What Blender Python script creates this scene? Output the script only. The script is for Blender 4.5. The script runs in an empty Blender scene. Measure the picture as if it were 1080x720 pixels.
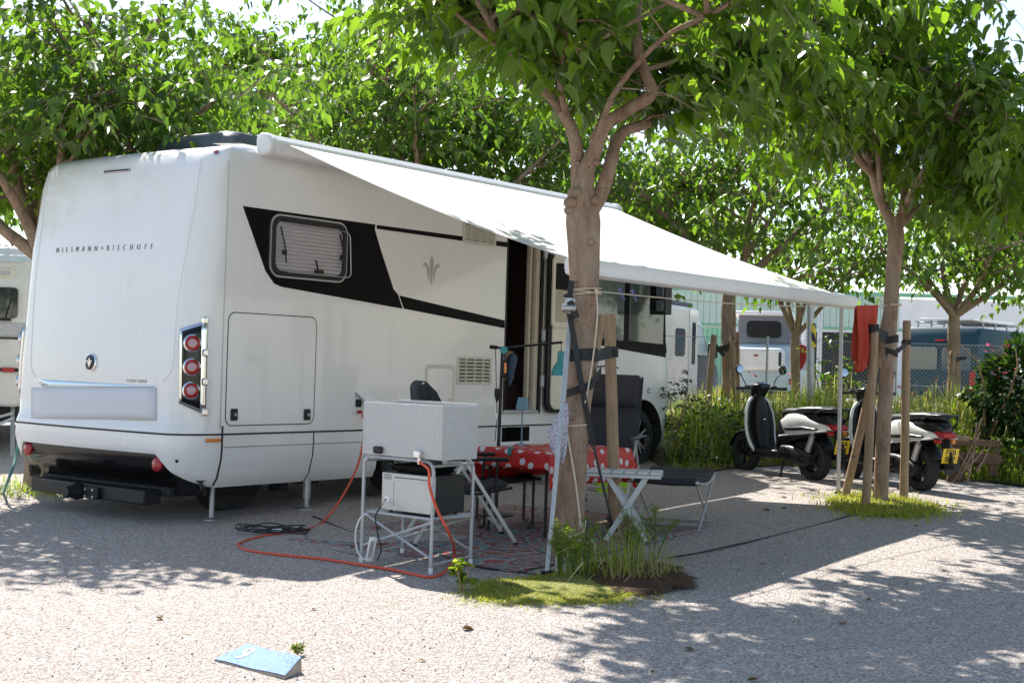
import bpy, bmesh, math, random
import numpy as np
from mathutils import Vector, Matrix
from mathutils.bvhtree import BVHTree
random.seed(7); RNG = np.random.default_rng(11)
SC = bpy.context.scene; COL = SC.collection
rad = math.radians
V = Vector
# ------------------------------------------------------------------ camera model (photo pixels 1080x720)
F = 1477.; CX, CY = 540., 360.; H = 1.24
_roll, _pit = rad(1.72), rad(0.87)
cr_, sr_, cp_, sp_ = math.cos(_roll), math.sin(_roll), math.cos(_pit), math.sin(_pit)
CF = V((0, cp_, sp_)); _u0 = V((0, -sp_, cp_)); _r0 = V((1, 0, 0))
CR = cr_*_r0 + sr_*_u0; CU = -sr_*_r0 + cr_*_u0
ANG = math.atan2(1477, 1100)
O = (-2.47, 11.6); EX = (math.cos(ANG), math.sin(ANG)); EY = (-math.sin(ANG), math.cos(ANG))
def ray(px, py): return CF + CR*((px-CX)/F) - CU*((py-CY)/F)
def gz(x, y):
    xl = (x-O[0])*EX[0] + (y-O[1])*EX[1]
    return -0.17 + 0.032*max(-12., min(9., xl))
def G(px, py, dz=0.):
    d = ray(px, py); z = 0.
    for i in range(40):
        t = (z+dz-H)/d[2]; z = gz(d[0]*t, d[1]*t)
    return V((d[0]*t, d[1]*t, z+dz))
def D(px, py, Y):
    d = ray(px, py); t = Y/d[1]; return V((d[0]*t, Y, H+d[2]*t))
def L2W(x, y, z=0.): return V((O[0]+x*EX[0]+y*EY[0], O[1]+x*EX[1]+y*EY[1], z))
def W2L(p):
    a = p[0]-O[0]; b = p[1]-O[1]; return V((a*EX[0]+b*EX[1], a*EY[0]+b*EY[1], p[2]))
def side(px, py, y=0.):
    d = ray(px, py); dl = d[0]*EY[0]+d[1]*EY[1]; o = -O[0]*EY[0]-O[1]*EY[1]; t = (y-o)/dl
    p = W2L((d[0]*t, d[1]*t, H+d[2]*t)); return (p[0], p[2])
# ------------------------------------------------------------------ mesh building
def cr(pts, n=6):
    P = [V(p) for p in pts]; out = []
    P = [2*P[0]-P[1]] + P + [2*P[-1]-P[-2]]
    for i in range(1, len(P)-2):
        a, b, c, d = P[i-1:i+3]
        for k in range(n):
            t = k/n
            out.append(0.5*((2*b)+(c-a)*t+(2*a-5*b+4*c-d)*t*t+(3*b-a-3*c+d)*t**3))
    out.append(P[-2]); return out
class MB:
    def __init__(s): s.v = []; s.f = []; s.uv = {}
    def add(s, vs, fs):
        b = len(s.v); s.v += [V(p) for p in vs]; s.f += [[i+b for i in f] for f in fs]; return b
    def box(s, c, d, R=None):
        c = V(c); vs = []
        for x in (-.5, .5):
            for y in (-.5, .5):
                for z in (-.5, .5):
                    p = V((x*d[0], y*d[1], z*d[2])); vs.append(c+(R @ p if R else p))
        s.add(vs, [(0,1,3,2),(4,6,7,5),(0,4,5,1),(2,3,7,6),(0,2,6,4),(1,5,7,3)]); return s
    def bb(s, x0, x1, y0, y1, z0, z1): return s.box(((x0+x1)/2,(y0+y1)/2,(z0+z1)/2),(x1-x0,y1-y0,z1-z0))
    def bar(s, p, q, w, h=None, up=(0,0,1)):
        p, q = V(p), V(q); h = h or w; z = (q-p).normalized(); u = V(up)
        if abs(z.dot(u)) > .98: u = V((0,1,0))
        x = u.cross(z).normalized(); y = z.cross(x)
        R = Matrix((x, y, z)).transposed(); return s.box((p+q)/2, (w, h, (q-p).length), R)
    def loft(s, rings, closed=True, cap=True):
        n = len(rings[0]); vs = [p for r in rings for p in r]; fs = []
        for i in range(len(rings)-1):
            for j in range(n if closed else n-1):
                k = (j+1) % n; fs.append((i*n+j, i*n+k, (i+1)*n+k, (i+1)*n+j))
        if cap:
            fs.append(tuple(range(n-1, -1, -1))); fs.append(tuple(range((len(rings)-1)*n, len(rings)*n)))
        s.add(vs, fs); return s
    def tube(s, pts, r, n=8, cap=True):
        P = [V(p) for p in pts]; rs = r if isinstance(r, (list, tuple)) else [r]*len(P)
        if len(rs) != len(P):
            rs = [rs[0]+(rs[-1]-rs[0])*i/(len(P)-1) for i in range(len(P))] if len(rs) == 2 else list(np.interp(np.linspace(0,1,len(P)), np.linspace(0,1,len(rs)), rs))
        t = (P[1]-P[0]).normalized(); u = V((0,0,1)) if abs(t.z) < .9 else V((1,0,0))
        x = u.cross(t).normalized(); rings = []
        for i, p in enumerate(P):
            if i == 0: tt = P[1]-P[0]
            elif i == len(P)-1: tt = P[-1]-P[-2]
            else: tt = P[i+1]-P[i-1]
            tt = tt.normalized() if tt.length > 1e-9 else t
            x = (x-tt*x.dot(tt)); x = x.normalized() if x.length > 1e-6 else V((1,0,0)); y = tt.cross(x)
            rings.append([p+(x*math.cos(a)+y*math.sin(a))*rs[i] for a in [2*math.pi*k/n for k in range(n)]])
        return s.loft(rings, True, cap)
    def lathe(s, prof, n=24, c=(0,0,0), ax=(0,0,1), cap=True):
        z = V(ax).normalized(); u = V((1,0,0)) if abs(z.x) < .9 else V((0,1,0))
        x = u.cross(z).normalized(); y = z.cross(x); c = V(c)
        rings = [[c+z*h+(x*math.cos(a)+y*math.sin(a))*r for a in [2*math.pi*k/n for k in range(n)]] for r, h in prof]
        return s.loft(rings, True, cap)
    def ell(s, c, r, n=16, m=9, R=None):
        rings = []
        for i in range(m):
            a = math.pi*(i+.02)/(m-1+.04); 
            ring = [V((math.sin(a)*math.cos(b)*r[0], math.sin(a)*math.sin(b)*r[1], -math.cos(a)*r[2])) for b in [2*math.pi*k/n for k in range(n)]]
            rings.append([V(c)+(R @ p if R else p) for p in ring])
        return s.loft(rings)
    def prism(s, poly, vec):
        n = len(poly); P = [V(p) for p in poly]; Q = [p+V(vec) for p in P]
        s.add(P+Q, [tuple(range(n-1,-1,-1)), tuple(range(n,2*n))]+[(i,(i+1)%n,n+(i+1)%n,n+i) for i in range(n)]); return s
    def grid(s, fn, nu, nv, uv=None):
        b = len(s.v); vs = []
        for i in range(nu+1):
            for j in range(nv+1):
                vs.append(V(fn(i/nu, j/nv)))
                if uv: s.uv[b+len(vs)-1] = uv(i/nu, j/nv)
        s.add(vs, [(i*(nv+1)+j,(i+1)*(nv+1)+j,(i+1)*(nv+1)+j+1,i*(nv+1)+j+1) for i in range(nu) for j in range(nv)]); return s
    def build(s, name, mat, parent=None, bevel=0, solid=0, sub=0, world=False, sharp=35, recalc=True, seg=2, loc=None, offset=-1):
        me = bpy.data.meshes.new(name); vs = s.v
        if world and parent is not None: inv = INV[parent.name]; vs = [inv @ p for p in vs]
        elif parent is None and loc is not None: l = V(loc); vs = [p-l for p in vs]
        me.from_pydata([tuple(p) for p in vs], [], s.f); me.update()
        if recalc:
            bm = bmesh.new(); bm.from_mesh(me); bmesh.ops.recalc_face_normals(bm, faces=bm.faces); bm.to_mesh(me); bm.free()
        if s.uv:
            ul = me.uv_layers.new(name='UVMap')
            for l in me.loops: ul.data[l.index].uv = s.uv.get(l.vertex_index, (0,0))
        me.polygons.foreach_set('use_smooth', [True]*len(me.polygons))
        try: me.set_sharp_from_angle(angle=rad(sharp))
        except Exception: pass
        if mat is not None: me.materials.append(mat)
        o = bpy.data.objects.new(name, me); COL.objects.link(o)
        if parent is not None:
            o.parent = parent
            if parent.name in INV: INV[o.name] = INV[parent.name]
        elif loc is not None:
            o.location = loc; INV[o.name] = Matrix.Translation(-V(loc))
        else: INV[o.name] = Matrix.Identity(4)
        if solid:
            m = o.modifiers.new('solid', 'SOLIDIFY'); m.thickness = solid; m.offset = offset
        if sub:
            m = o.modifiers.new('sub', 'SUBSURF'); m.levels = sub; m.render_levels = sub
        if bevel:
            m = o.modifiers.new('bev', 'BEVEL'); m.width = bevel; m.segments = seg; m.limit_method = 'ANGLE'; m.angle_limit = rad(40); m.use_clamp_overlap = True
        return o
INV = {}
def thing(name, label, cat, loc=(0,0,0), rz=0., group=None):
    o = bpy.data.objects.new(name, None); COL.objects.link(o); o.empty_display_size = .1
    o.location = loc; o.rotation_euler = (0,0,rz); o['label'] = label; o['category'] = cat
    if group: o['group'] = group
    INV[o.name] = (Matrix.Translation(V(loc)) @ Matrix.Rotation(rz, 4, 'Z')).inverted()
    return o
def tag(o, label, cat, group=None):
    o['label'] = label; o['category'] = cat
    if group: o['group'] = group
    return o
def struct(o): o['kind'] = 'structure'; return o
def stuff(o, label=None, cat=None):
    o['kind'] = 'stuff'
    if label: o['label'] = label; o['category'] = cat
    return o
def dup(o, parent=None):
    c = o.copy(); COL.objects.link(c)
    if parent is not None: c.parent = parent
    for ch in list(o.children): dup(ch, c)
    return c
def text_mesh(txt, size, spacing=1.0, bold=0.0):
    cu = bpy.data.curves.new('txt', 'FONT'); cu.body = txt; cu.size = size; cu.space_character = spacing; cu.offset = bold
    cu.align_x = 'CENTER'; cu.align_y = 'CENTER'; cu.resolution_u = 3
    ob = bpy.data.objects.new('txt', cu); COL.objects.link(ob)
    dg = bpy.context.evaluated_depsgraph_get(); me = bpy.data.meshes.new_from_object(ob.evaluated_get(dg))
    vs = [v.co.copy() for v in me.vertices]; fs = [tuple(p.vertices) for p in me.polygons]
    bpy.data.objects.remove(ob); bpy.data.curves.remove(cu); bpy.data.meshes.remove(me)
    return vs, fs
# ------------------------------------------------------------------ materials
class NT:
    def __init__(s, name):
        m = bpy.data.materials.new(name); m.use_nodes = True; s.m = m; s.t = m.node_tree; s.t.nodes.clear()
        s.out = s.n('ShaderNodeOutputMaterial')
    def n(s, typ, **kw):
        nd = s.t.nodes.new(typ)
        for k, v in kw.items(): setattr(nd, k, v)
        return nd
    def l(s, a, b): s.t.links.new(a, b)
    def coord(s, kind='Object'): return s.n('ShaderNodeTexCoord').outputs[kind]
    def noise(s, vec, scale, detail=4, rough=.55, dist=0):
        nd = s.n('ShaderNodeTexNoise'); s.l(vec, nd.inputs['Vector']); nd.inputs['Scale'].default_value = scale
        nd.inputs['Detail'].default_value = detail; nd.inputs['Roughness'].default_value = rough; nd.inputs['Distortion'].default_value = dist; return nd
    def voro(s, vec, scale, feature='F1', rnd=1.):
        nd = s.n('ShaderNodeTexVoronoi', feature=feature); s.l(vec, nd.inputs['Vector']); nd.inputs['Scale'].default_value = scale
        nd.inputs['Randomness'].default_value = rnd; return nd
    def ramp(s, fac, stops, interp='LINEAR'):
        nd = s.n('ShaderNodeValToRGB'); cr0 = nd.color_ramp; cr0.interpolation = interp
        while len(cr0.elements) < len(stops): cr0.elements.new(.5)
        for e, (p, c) in zip(cr0.elements, stops): e.position = p; e.color = (*c, 1) if len(c) == 3 else c
        s.l(fac, nd.inputs['Fac']); return nd.outputs['Color']
    def mix(s, fac, a, b, mode='MIX'):
        nd = s.n('ShaderNodeMix', data_type='RGBA', blend_type=mode)
        for sock, val in ((nd.inputs[0], fac), (nd.inputs[6], a), (nd.inputs[7], b)):
            if isinstance(val, (int, float)): sock.default_value = val
            elif isinstance(val, tuple): sock.default_value = (*val, 1) if len(val) == 3 else val
            else: s.l(val, sock)
        return nd.outputs[2]
    def math(s, op, a, b=0.):
        nd = s.n('ShaderNodeMath', operation=op)
        for sock, val in zip(nd.inputs, (a, b)):
            if isinstance(val, (int, float)): sock.default_value = val
            else: s.l(val, sock)
        return nd.outputs[0]
    def bump(s, h, strength=.3, dist=.01):
        nd = s.n('ShaderNodeBump'); s.l(h, nd.inputs['Height']); nd.inputs['Strength'].default_value = strength; nd.inputs['Distance'].default_value = dist; return nd.outputs['Normal']
    def pbr(s, col, rough=.5, metal=0., normal=None, coat=0., spec=.5, trans=0.):
        b = s.n('ShaderNodeBsdfPrincipled')
        for k, v in (('Base Color', col), ('Roughness', rough), ('Metallic', metal), ('Coat Weight', coat), ('Specular IOR Level', spec), ('Transmission Weight', trans)):
            if isinstance(v, (int, float)): b.inputs[k].default_value = v
            elif isinstance(v, tuple): b.inputs[k].default_value = (*v, 1)
            else: s.l(v, b.inputs[k])
        b.inputs['Coat Roughness'].default_value = .04
        if normal is not None: s.l(normal, b.inputs['Normal'])
        s.l(b.outputs[0], s.out.inputs['Surface']); return b
def mk(name, c, rough=.5, metal=0., var=.12, vs=6., bump=0., bs=60., coat=0., spec=.5, bd=.004, stain=None, st=(.55,.75), ss=2.5):
    t = NT(name); co = t.coord()
    nz = t.noise(co, vs, 5, .6)
    a = tuple(max(0, x*(1-var)) for x in c); b = tuple(min(1, x*(1+var)) for x in c)
    col = t.ramp(nz.outputs['Fac'], [(.3, a), (.7, b)])
    if stain is not None:
        n2 = t.noise(co, ss, 6, .65)
        f = t.ramp(n2.outputs['Fac'], [(st[0], (0,0,0)), (st[1], (1,1,1))])
        col = t.mix(f, col, stain)
    rg = t.ramp(nz.outputs['Fac'], [(.3, (max(0,rough*.85),)*3), (.7, (min(1,rough*1.15),)*3)])
    nm = None
    if bump: nm = t.bump(t.noise(co, bs, 4).outputs['Fac'], bump, bd)
    t.pbr(col, rg, metal, nm, coat, spec); return t.m
M = {}
def m_paint():
    t = NT('white_gelcoat'); co = t.coord(); nz = t.noise(co, 1.3, 5, .6)
    col = t.ramp(nz.outputs['Fac'], [(.35,(.83,.815,.785)),(.8,(.79,.77,.735))])
    mp = t.n('ShaderNodeMapping'); mp.inputs['Scale'].default_value = (9,9,.35); t.l(co, mp.inputs['Vector']); n2 = t.noise(mp.outputs[0], 2.2, 5, .7)
    col = t.mix(t.ramp(n2.outputs['Fac'], [(.56,(0,0,0)),(.80,(.30,.30,.30))]), col, (.56,.53,.48))
    n3 = t.noise(co, 38, 3, .7); col = t.mix(t.ramp(n3.outputs['Fac'], [(.66,(0,0,0)),(.8,(.22,.22,.22))]), col, (.50,.45,.38))
    wb = t.noise(co, .9, 2); b = t.pbr(col, .22, normal=t.bump(wb.outputs['Fac'], .12, .05), coat=.5); return t.m
M['paint'] = m_paint()
M['paint_old'] = mk('old_white_paint', (.74,.735,.68), .35, var=.04, vs=2, stain=(.55,.53,.46), st=(.5,.9), ss=3)
M['cream'] = mk('cream_plastic', (.72,.68,.55), .4, var=.03)
M['ventc'] = mk('vent_cream', (.62,.60,.50), .45, var=.04)
M['black'] = mk('black_plastic', (.013,.013,.014), .45, var=.2, bump=.08, bs=200, spec=.35)
M['gloss'] = mk('gloss_black', (.008,.0075,.0075), .16, var=.15, spec=.4)
M['decal'] = mk('black_decal', (.007,.0065,.0065), .4, var=.1, spec=.06)
M['rubber'] = mk('tyre_rubber', (.022,.022,.022), .8, var=.25, vs=20, bump=.2, bs=90)
M['dark'] = mk('dark_underbody', (.02,.02,.021), .8, var=.3)
M['chrome'] = mk('chrome', (.75,.76,.77), .12, 1., var=.03)
M['alu'] = mk('aluminium', (.50,.50,.49), .42, .55, var=.08, vs=14)
M['alu_w'] = mk('grey_white_coated_steel', (.43,.44,.45), .4, .25, var=.1, vs=12, stain=(.3,.27,.23), st=(.68,.8), ss=14)
M['alu_sheet'] = mk('weathered_aluminium_sheet', (.47,.47,.465), .5, .35, var=.09, vs=30, bump=.05, bs=40, stain=(.50,.49,.475), st=(.5,.8), ss=14)
M['steel'] = mk('galvanised_steel', (.45,.46,.47), .45, .8, var=.12, vs=18)
M['red_l'] = mk('red_lens', (.36,.010,.014), .15, var=.08)
M['clear_l'] = mk('clear_lens', (.52,.32,.32), .12, coat=.3, var=.05)
M['amber'] = mk('amber_lens', (.75,.22,.02), .2, coat=.4, var=.05)
M['glass'] = mk('dark_glass', (.035,.042,.045), .03, var=.1, spec=.8)
M['glass_g'] = mk('grey_tinted_glass', (.10,.125,.125), .04, var=.15, vs=1.2, spec=.9)
M['grey_p'] = mk('plain_grey_panel', (.68,.675,.70), .7, var=.01)
M['grey_txt'] = mk('grey_lettering', (.12,.12,.125), .35, var=.05)
M['gold_txt'] = mk('champagne_lettering', (.52,.47,.38), .35, .4, var=.05)
M['emb_grey'] = mk('silver_grey_decal', (.42,.41,.40), .3, var=.05)
M['sky_trim'] = mk('sky_tinted_trim', (.62,.76,.88), .15, .6, var=.03)  # sky reflection put into the trim colour as pale blue
M['seam'] = mk('dark_seam', (.03,.03,.032), .7, var=.1)
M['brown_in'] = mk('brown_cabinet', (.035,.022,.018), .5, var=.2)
M['beige'] = mk('beige_upholstery', (.48,.38,.28), .8, var=.08, bump=.2, bs=300)
M['curtain'] = mk('beige_curtain', (.50,.45,.36), .85, var=.1)
M['teal'] = mk('teal_metal', (.035,.25,.26), .4, var=.06)
M['teal_shade'] = mk('grey_teal_shade', (.13,.25,.28), .7, var=.06)
M['jeans'] = mk('denim', (.05,.08,.14), .9, var=.25, vs=30, bump=.3, bs=200)
M['chair_f'] = mk('black_chair_fabric', (.026,.026,.032), .85, var=.2, vs=25, bump=.25, bs=400)
M['lime'] = mk('lime_plastic', (.35,.55,.03), .4, var=.05)
M['hose'] = mk('orange_red_rubber_hose', (.62,.075,.03), .45, var=.06)
M['cable'] = mk('black_cable', (.014,.014,.015), .5, var=.1)
M['white_p'] = mk('white_plastic', (.82,.815,.80), .4, var=.03)
M['strap'] = mk('black_webbing', (.03,.03,.032), .85, var=.2, vs=60, bump=.3, bs=500)
M['rope'] = mk('beige_rope', (.62,.52,.40), .85, var=.2, vs=90, bump=.5, bs=350)
M['rope_g'] = mk('green_cord', (.10,.25,.22), .8, var=.2, vs=60)
M['peg'] = mk('violet_plastic', (.12,.11,.3), .4, var=.05)
M['towel'] = mk('red_terry', (.44,.05,.026), .95, var=.15, vs=40, bump=.6, bs=260, bd=.006)
M['stone_side'] = mk('bare_stone', (.36,.30,.24), .9, var=.25, vs=20, bump=.5, bs=60)
M['yellow_pl'] = mk('yellow_plate', (.78,.52,.02), .35, var=.04)
M['wood_old'] = mk('old_brown_wood', (.13,.075,.045), .85, var=.35, vs=12, bump=.5, bs=40)
M['red_cloth'] = mk('red_jacket_cloth', (.4,.03,.04), .9, var=.15)
M['oven_f'] = mk('brushed_oven_front', (.52,.52,.51), .33, .35, var=.05, stain=(.5,.48,.45), st=(.6,.8))
M['seat_b'] = mk('scooter_vinyl', (.02,.019,.019), .38, var=.2, bump=.15, bs=250)
M['sc_white'] = mk('scooter_white', (.74,.74,.72), .18, var=.02, coat=.5)
M['sc_black'] = mk('scooter_black', (.008,.008,.009), .3, var=.1, spec=.4)
M['slat'] = mk('pale_grey_slats', (.56,.58,.57), .5, .15, var=.1, vs=9)
def m_patch(name, a, b, thr=.5):
    t = NT(name); co = t.coord(); at = t.n('ShaderNodeAttribute', attribute_name='edge'); nz = t.noise(co, 11, 7, .72); n2 = t.noise(co, 40, 4)
    bs_ = t.pbr(t.ramp(nz.outputs['Fac'], [(.3, a), (.7, b)]), .95, normal=t.bump(n2.outputs['Fac'], .9, .02), spec=.1)
    f = t.math('GREATER_THAN', t.math('ADD', at.outputs['Fac'], t.math('MULTIPLY', t.math('SUBTRACT', nz.outputs['Fac'], .5), 2.6)), thr)
    tr = t.n('ShaderNodeBsdfTransparent'); mx = t.n('ShaderNodeMixShader'); t.l(f, mx.inputs[0]); t.l(tr.outputs[0], mx.inputs[1]); t.l(bs_.outputs[0], mx.inputs[2]); t.l(mx.outputs[0], t.out.inputs['Surface']); return t.m
M['soil'] = m_patch('dark_soil', (.05,.03,.02), (.115,.07,.045))
M['pop_canvas'] = mk('grey_canvas', (.16,.17,.19), .85, var=.08)
M['van_teal'] = mk('dark_teal_paint', (.018,.055,.07), .45, var=.05, spec=.25)
M['roof_d'] = mk('dark_grey_acrylic', (.05,.062,.08), .3, var=.15, spec=.6)
M['joint'] = mk('pale_joint', (.52,.51,.49), .6, var=.03)
M['van_navy'] = mk('navy_paint', (.02,.035,.06), .25, var=.05, coat=.4)
M['van_blue'] = mk('pale_blue_paint', (.50,.62,.66), .3, var=.04, coat=.3)
M['flower'] = mk('pink_petals', (.62,.06,.16), .7, var=.3, vs=30)
M['redflower'] = mk('red_petals', (.6,.03,.03), .7, var=.2, vs=30)
M['mirror'] = mk('mirror_glass', (.28,.31,.35), .02, 1., var=.01)
def m_wood():
    t = NT('pine_stake'); co = t.coord(); mp = t.n('ShaderNodeMapping'); mp.inputs['Scale'].default_value = (14,14,1.6); t.l(co, mp.inputs['Vector'])
    nz = t.noise(mp.outputs[0], 3, 5, .6, 1.2)
    col = t.ramp(nz.outputs['Fac'], [(.25,(.20,.13,.075)),(.55,(.34,.225,.13)),(.8,(.42,.30,.19))])
    v = t.voro(co, 5.5); kn = t.ramp(v.outputs['Distance'], [(.04,(1,1,1)),(.09,(0,0,0))]); col = t.mix(kn, col, (.07,.04,.025))
    t.pbr(col, .75, normal=t.bump(nz.outputs['Fac'], .4, .004)); return t.m
M['stakewood'] = m_wood()
def m_bark(name='mulberry_bark', a=(.16,.095,.062), b=(.34,.23,.16), c=(.43,.33,.25)):
    t = NT(name); co = t.coord(); mp = t.n('ShaderNodeMapping'); mp.inputs['Scale'].default_value = (1,1,.35); t.l(co, mp.inputs['Vector'])
    nz = t.noise(mp.outputs[0], 7, 8, .68, .6); n2 = t.noise(co, 2.2, 4)
    col = t.ramp(nz.outputs['Fac'], [(.28, a), (.5, b), (.75, c)])
    col = t.mix(t.ramp(n2.outputs['Fac'], [(.5,(0,0,0)),(.72,(.6,.6,.6))]), col, (.24,.235,.19))
    mp2 = t.n('ShaderNodeMapping'); mp2.inputs['Scale'].default_value = (1,1,1.5); t.l(co, mp2.inputs['Vector'])
    v = t.voro(mp2.outputs[0], 36); sp = t.ramp(v.outputs['Distance'], [(.10,(1,1,1)),(.26,(0,0,0))])
    n3 = t.noise(co, 9, 2); sp2 = t.mix(t.ramp(n3.outputs['Fac'], [(.42,(0,0,0)),(.62,(1,1,1))]), (0,0,0), sp)
    col = t.mix(sp2, col, (.09,.06,.045))
    ck = t.n('ShaderNodeMapping'); ck.inputs['Scale'].default_value = (1,1,.16); t.l(co, ck.inputs['Vector']); nk = t.noise(ck.outputs[0], 26, 6, .7, 1.5)
    crk = t.ramp(nk.outputs['Fac'], [(.36,(1,1,1)),(.44,(0,0,0))]); col = t.mix(t.math('MULTIPLY', crk, .45), col, (.10,.065,.045))
    h = t.math('ADD', t.math('ADD', nz.outputs['Fac'], t.math('MULTIPLY', sp2, .4)), t.math('MULTIPLY', nk.outputs['Fac'], .9))
    t.pbr(col, .88, normal=t.bump(h, .85, .018), spec=.2); return t.m
M['bark'] = m_bark()
def m_leaf(name, c1, c2, trans=.45, tcol=None, gloss=.5, rough=.42):
    t = NT(name); at = t.n('ShaderNodeAttribute', attribute_name='tint')
    col = t.ramp(at.outputs['Fac'], [(0., c1), (1., c2)])
    nz = t.noise(t.coord(), 3.0, 3); col = t.mix(t.math('MULTIPLY', nz.outputs['Fac'], .35), col, tuple(x*.6 for x in c1))
    b = t.pbr(col, rough, spec=gloss)
    tr = t.n('ShaderNodeBsdfTranslucent'); tc = t.mix(1., col, tcol or (1.5, 1.75, .55), 'MULTIPLY'); t.l(tc, tr.inputs['Color'])
    mx = t.n('ShaderNodeMixShader'); mx.inputs[0].default_value = trans
    t.l(b.outputs[0], mx.inputs[1]); t.l(tr.outputs[0], mx.inputs[2]); t.l(mx.outputs[0], t.out.inputs['Surface']); return t.m
M['leaf'] = m_leaf('mulberry_leaf', (.044,.092,.012), (.140,.215,.030), .50, (2.6,2.75,.8), .6, .36)
M['leaf_far'] = m_leaf('far_mulberry_leaf', (.042,.090,.014), (.135,.212,.036), .47, (2.4,2.6,.85), .55, .38)
M['leaf_bush'] = m_leaf('bush_leaf', (.025,.06,.014), (.06,.11,.025), .3)
M['grass'] = m_leaf('tall_grass_blade', (.27,.26,.07), (.62,.53,.28), .45, (1.3,1.3,.75), .3)
M['grass2'] = m_leaf('green_grass_blade', (.14,.22,.025), (.36,.41,.07), .45, (1.35,1.5,.55), .3)
M['moss'] = m_leaf('low_yellow_green_cover', (.26,.30,.03), (.58,.53,.10), .4, (1.2,1.3,.6), .2)
def m_gravel():
    t = NT('pale_gravel'); co = t.coord()
    v1 = t.voro(co, 92.); v2 = t.voro(co, 210.); nz = t.noise(co, .55, 5, .6); n2 = t.noise(co, 5, 5, .65)
    sx = t.n('ShaderNodeSeparateColor'); t.l(v1.outputs['Color'], sx.inputs[0]); sy = t.n('ShaderNodeSeparateColor'); t.l(v2.outputs['Color'], sy.inputs[0])
    c1 = t.ramp(sx.outputs[0], [(0,(.10,.088,.08)),(.2,(.27,.24,.22)),(.42,(.47,.415,.38)),(.68,(.61,.55,.51)),(.86,(.76,.705,.665)),(1,(.88,.845,.81))])
    tan = t.ramp(sx.outputs[1], [(.72,(0,0,0)),(.8,(1,1,1))]); c1 = t.mix(t.math('MULTIPLY', tan, .75), c1, (.40,.25,.19))
    c2 = t.ramp(sy.outputs[0], [(0,(.21,.185,.165)),(1,(.62,.575,.525))])
    col = t.mix(.3, c1, c2)
    col = t.mix(t.ramp(n2.outputs['Fac'], [(.45,(0,0,0)),(.8,(.16,.16,.16))]), col, (.30,.27,.235))
    col = t.mix(t.ramp(nz.outputs['Fac'], [(.42,(0,0,0)),(.72,(.30,.30,.30))]), col, (.36,.30,.25))
    h = t.math('ADD', t.math('MULTIPLY', v1.outputs['Distance'], -1.0), t.math('MULTIPLY', v2.outputs['Distance'], -.45))
    h = t.math('ADD', h, t.math('MULTIPLY', n2.outputs['Fac'], .12))
    t.pbr(col, .88, normal=t.bump(h, .9, .014), spec=.25); return t.m
M['gravel'] = m_gravel()
def m_pebble():
    t = NT('loose_pebble'); at = t.n('ShaderNodeAttribute', attribute_name='tint')
    t.pbr(t.ramp(at.outputs['Fac'], [(0,(.30,.27,.25)),(.4,(.48,.44,.41)),(.7,(.46,.36,.29)),(1,(.72,.69,.65))]), .85, spec=.25); return t.m
M['pebble'] = m_pebble()
def m_verge():
    t = NT('verge_earth'); co = t.coord(); nz = t.noise(co, 2.5, 6, .65)
    t.pbr(t.ramp(nz.outputs['Fac'], [(.3,(.07,.065,.03)),(.55,(.10,.10,.035)),(.75,(.17,.14,.075))]), .95, normal=t.bump(t.noise(co, 30, 5).outputs['Fac'], .8, .03)); return t.m
M['verge'] = m_verge()
def m_cloth():
    t = NT('red_dotted_oilcloth'); uv = t.coord('UV')
    sc = t.n('ShaderNodeVectorMath', operation='MULTIPLY'); sc.inputs[1].default_value = (8.,8.,1); t.l(uv, sc.inputs[0])
    v = t.voro(sc.outputs[0], 1., rnd=.45); v.voronoi_dimensions = '2D'
    f = t.ramp(v.outputs['Distance'], [(.215,(1,1,1)),(.23,(0,0,0))])
    nz = t.noise(t.coord(), 6, 3)
    col = t.mix(f, t.ramp(nz.outputs['Fac'], [(.3,(.60,.022,.014)),(.7,(.68,.03,.018))]), (.78,.72,.70))
    b = t.pbr(col, .42, normal=t.bump(t.noise(t.coord(), 9, 4).outputs['Fac'], .25, .02))
    tr = t.n('ShaderNodeBsdfTranslucent'); t.l(col, tr.inputs['Color']); mx = t.n('ShaderNodeMixShader'); mx.inputs[0].default_value = .2
    t.l(b.outputs[0], mx.inputs[1]); t.l(tr.outputs[0], mx.inputs[2]); t.l(mx.outputs[0], t.out.inputs['Surface']); return t.m
M['cloth'] = m_cloth()
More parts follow.
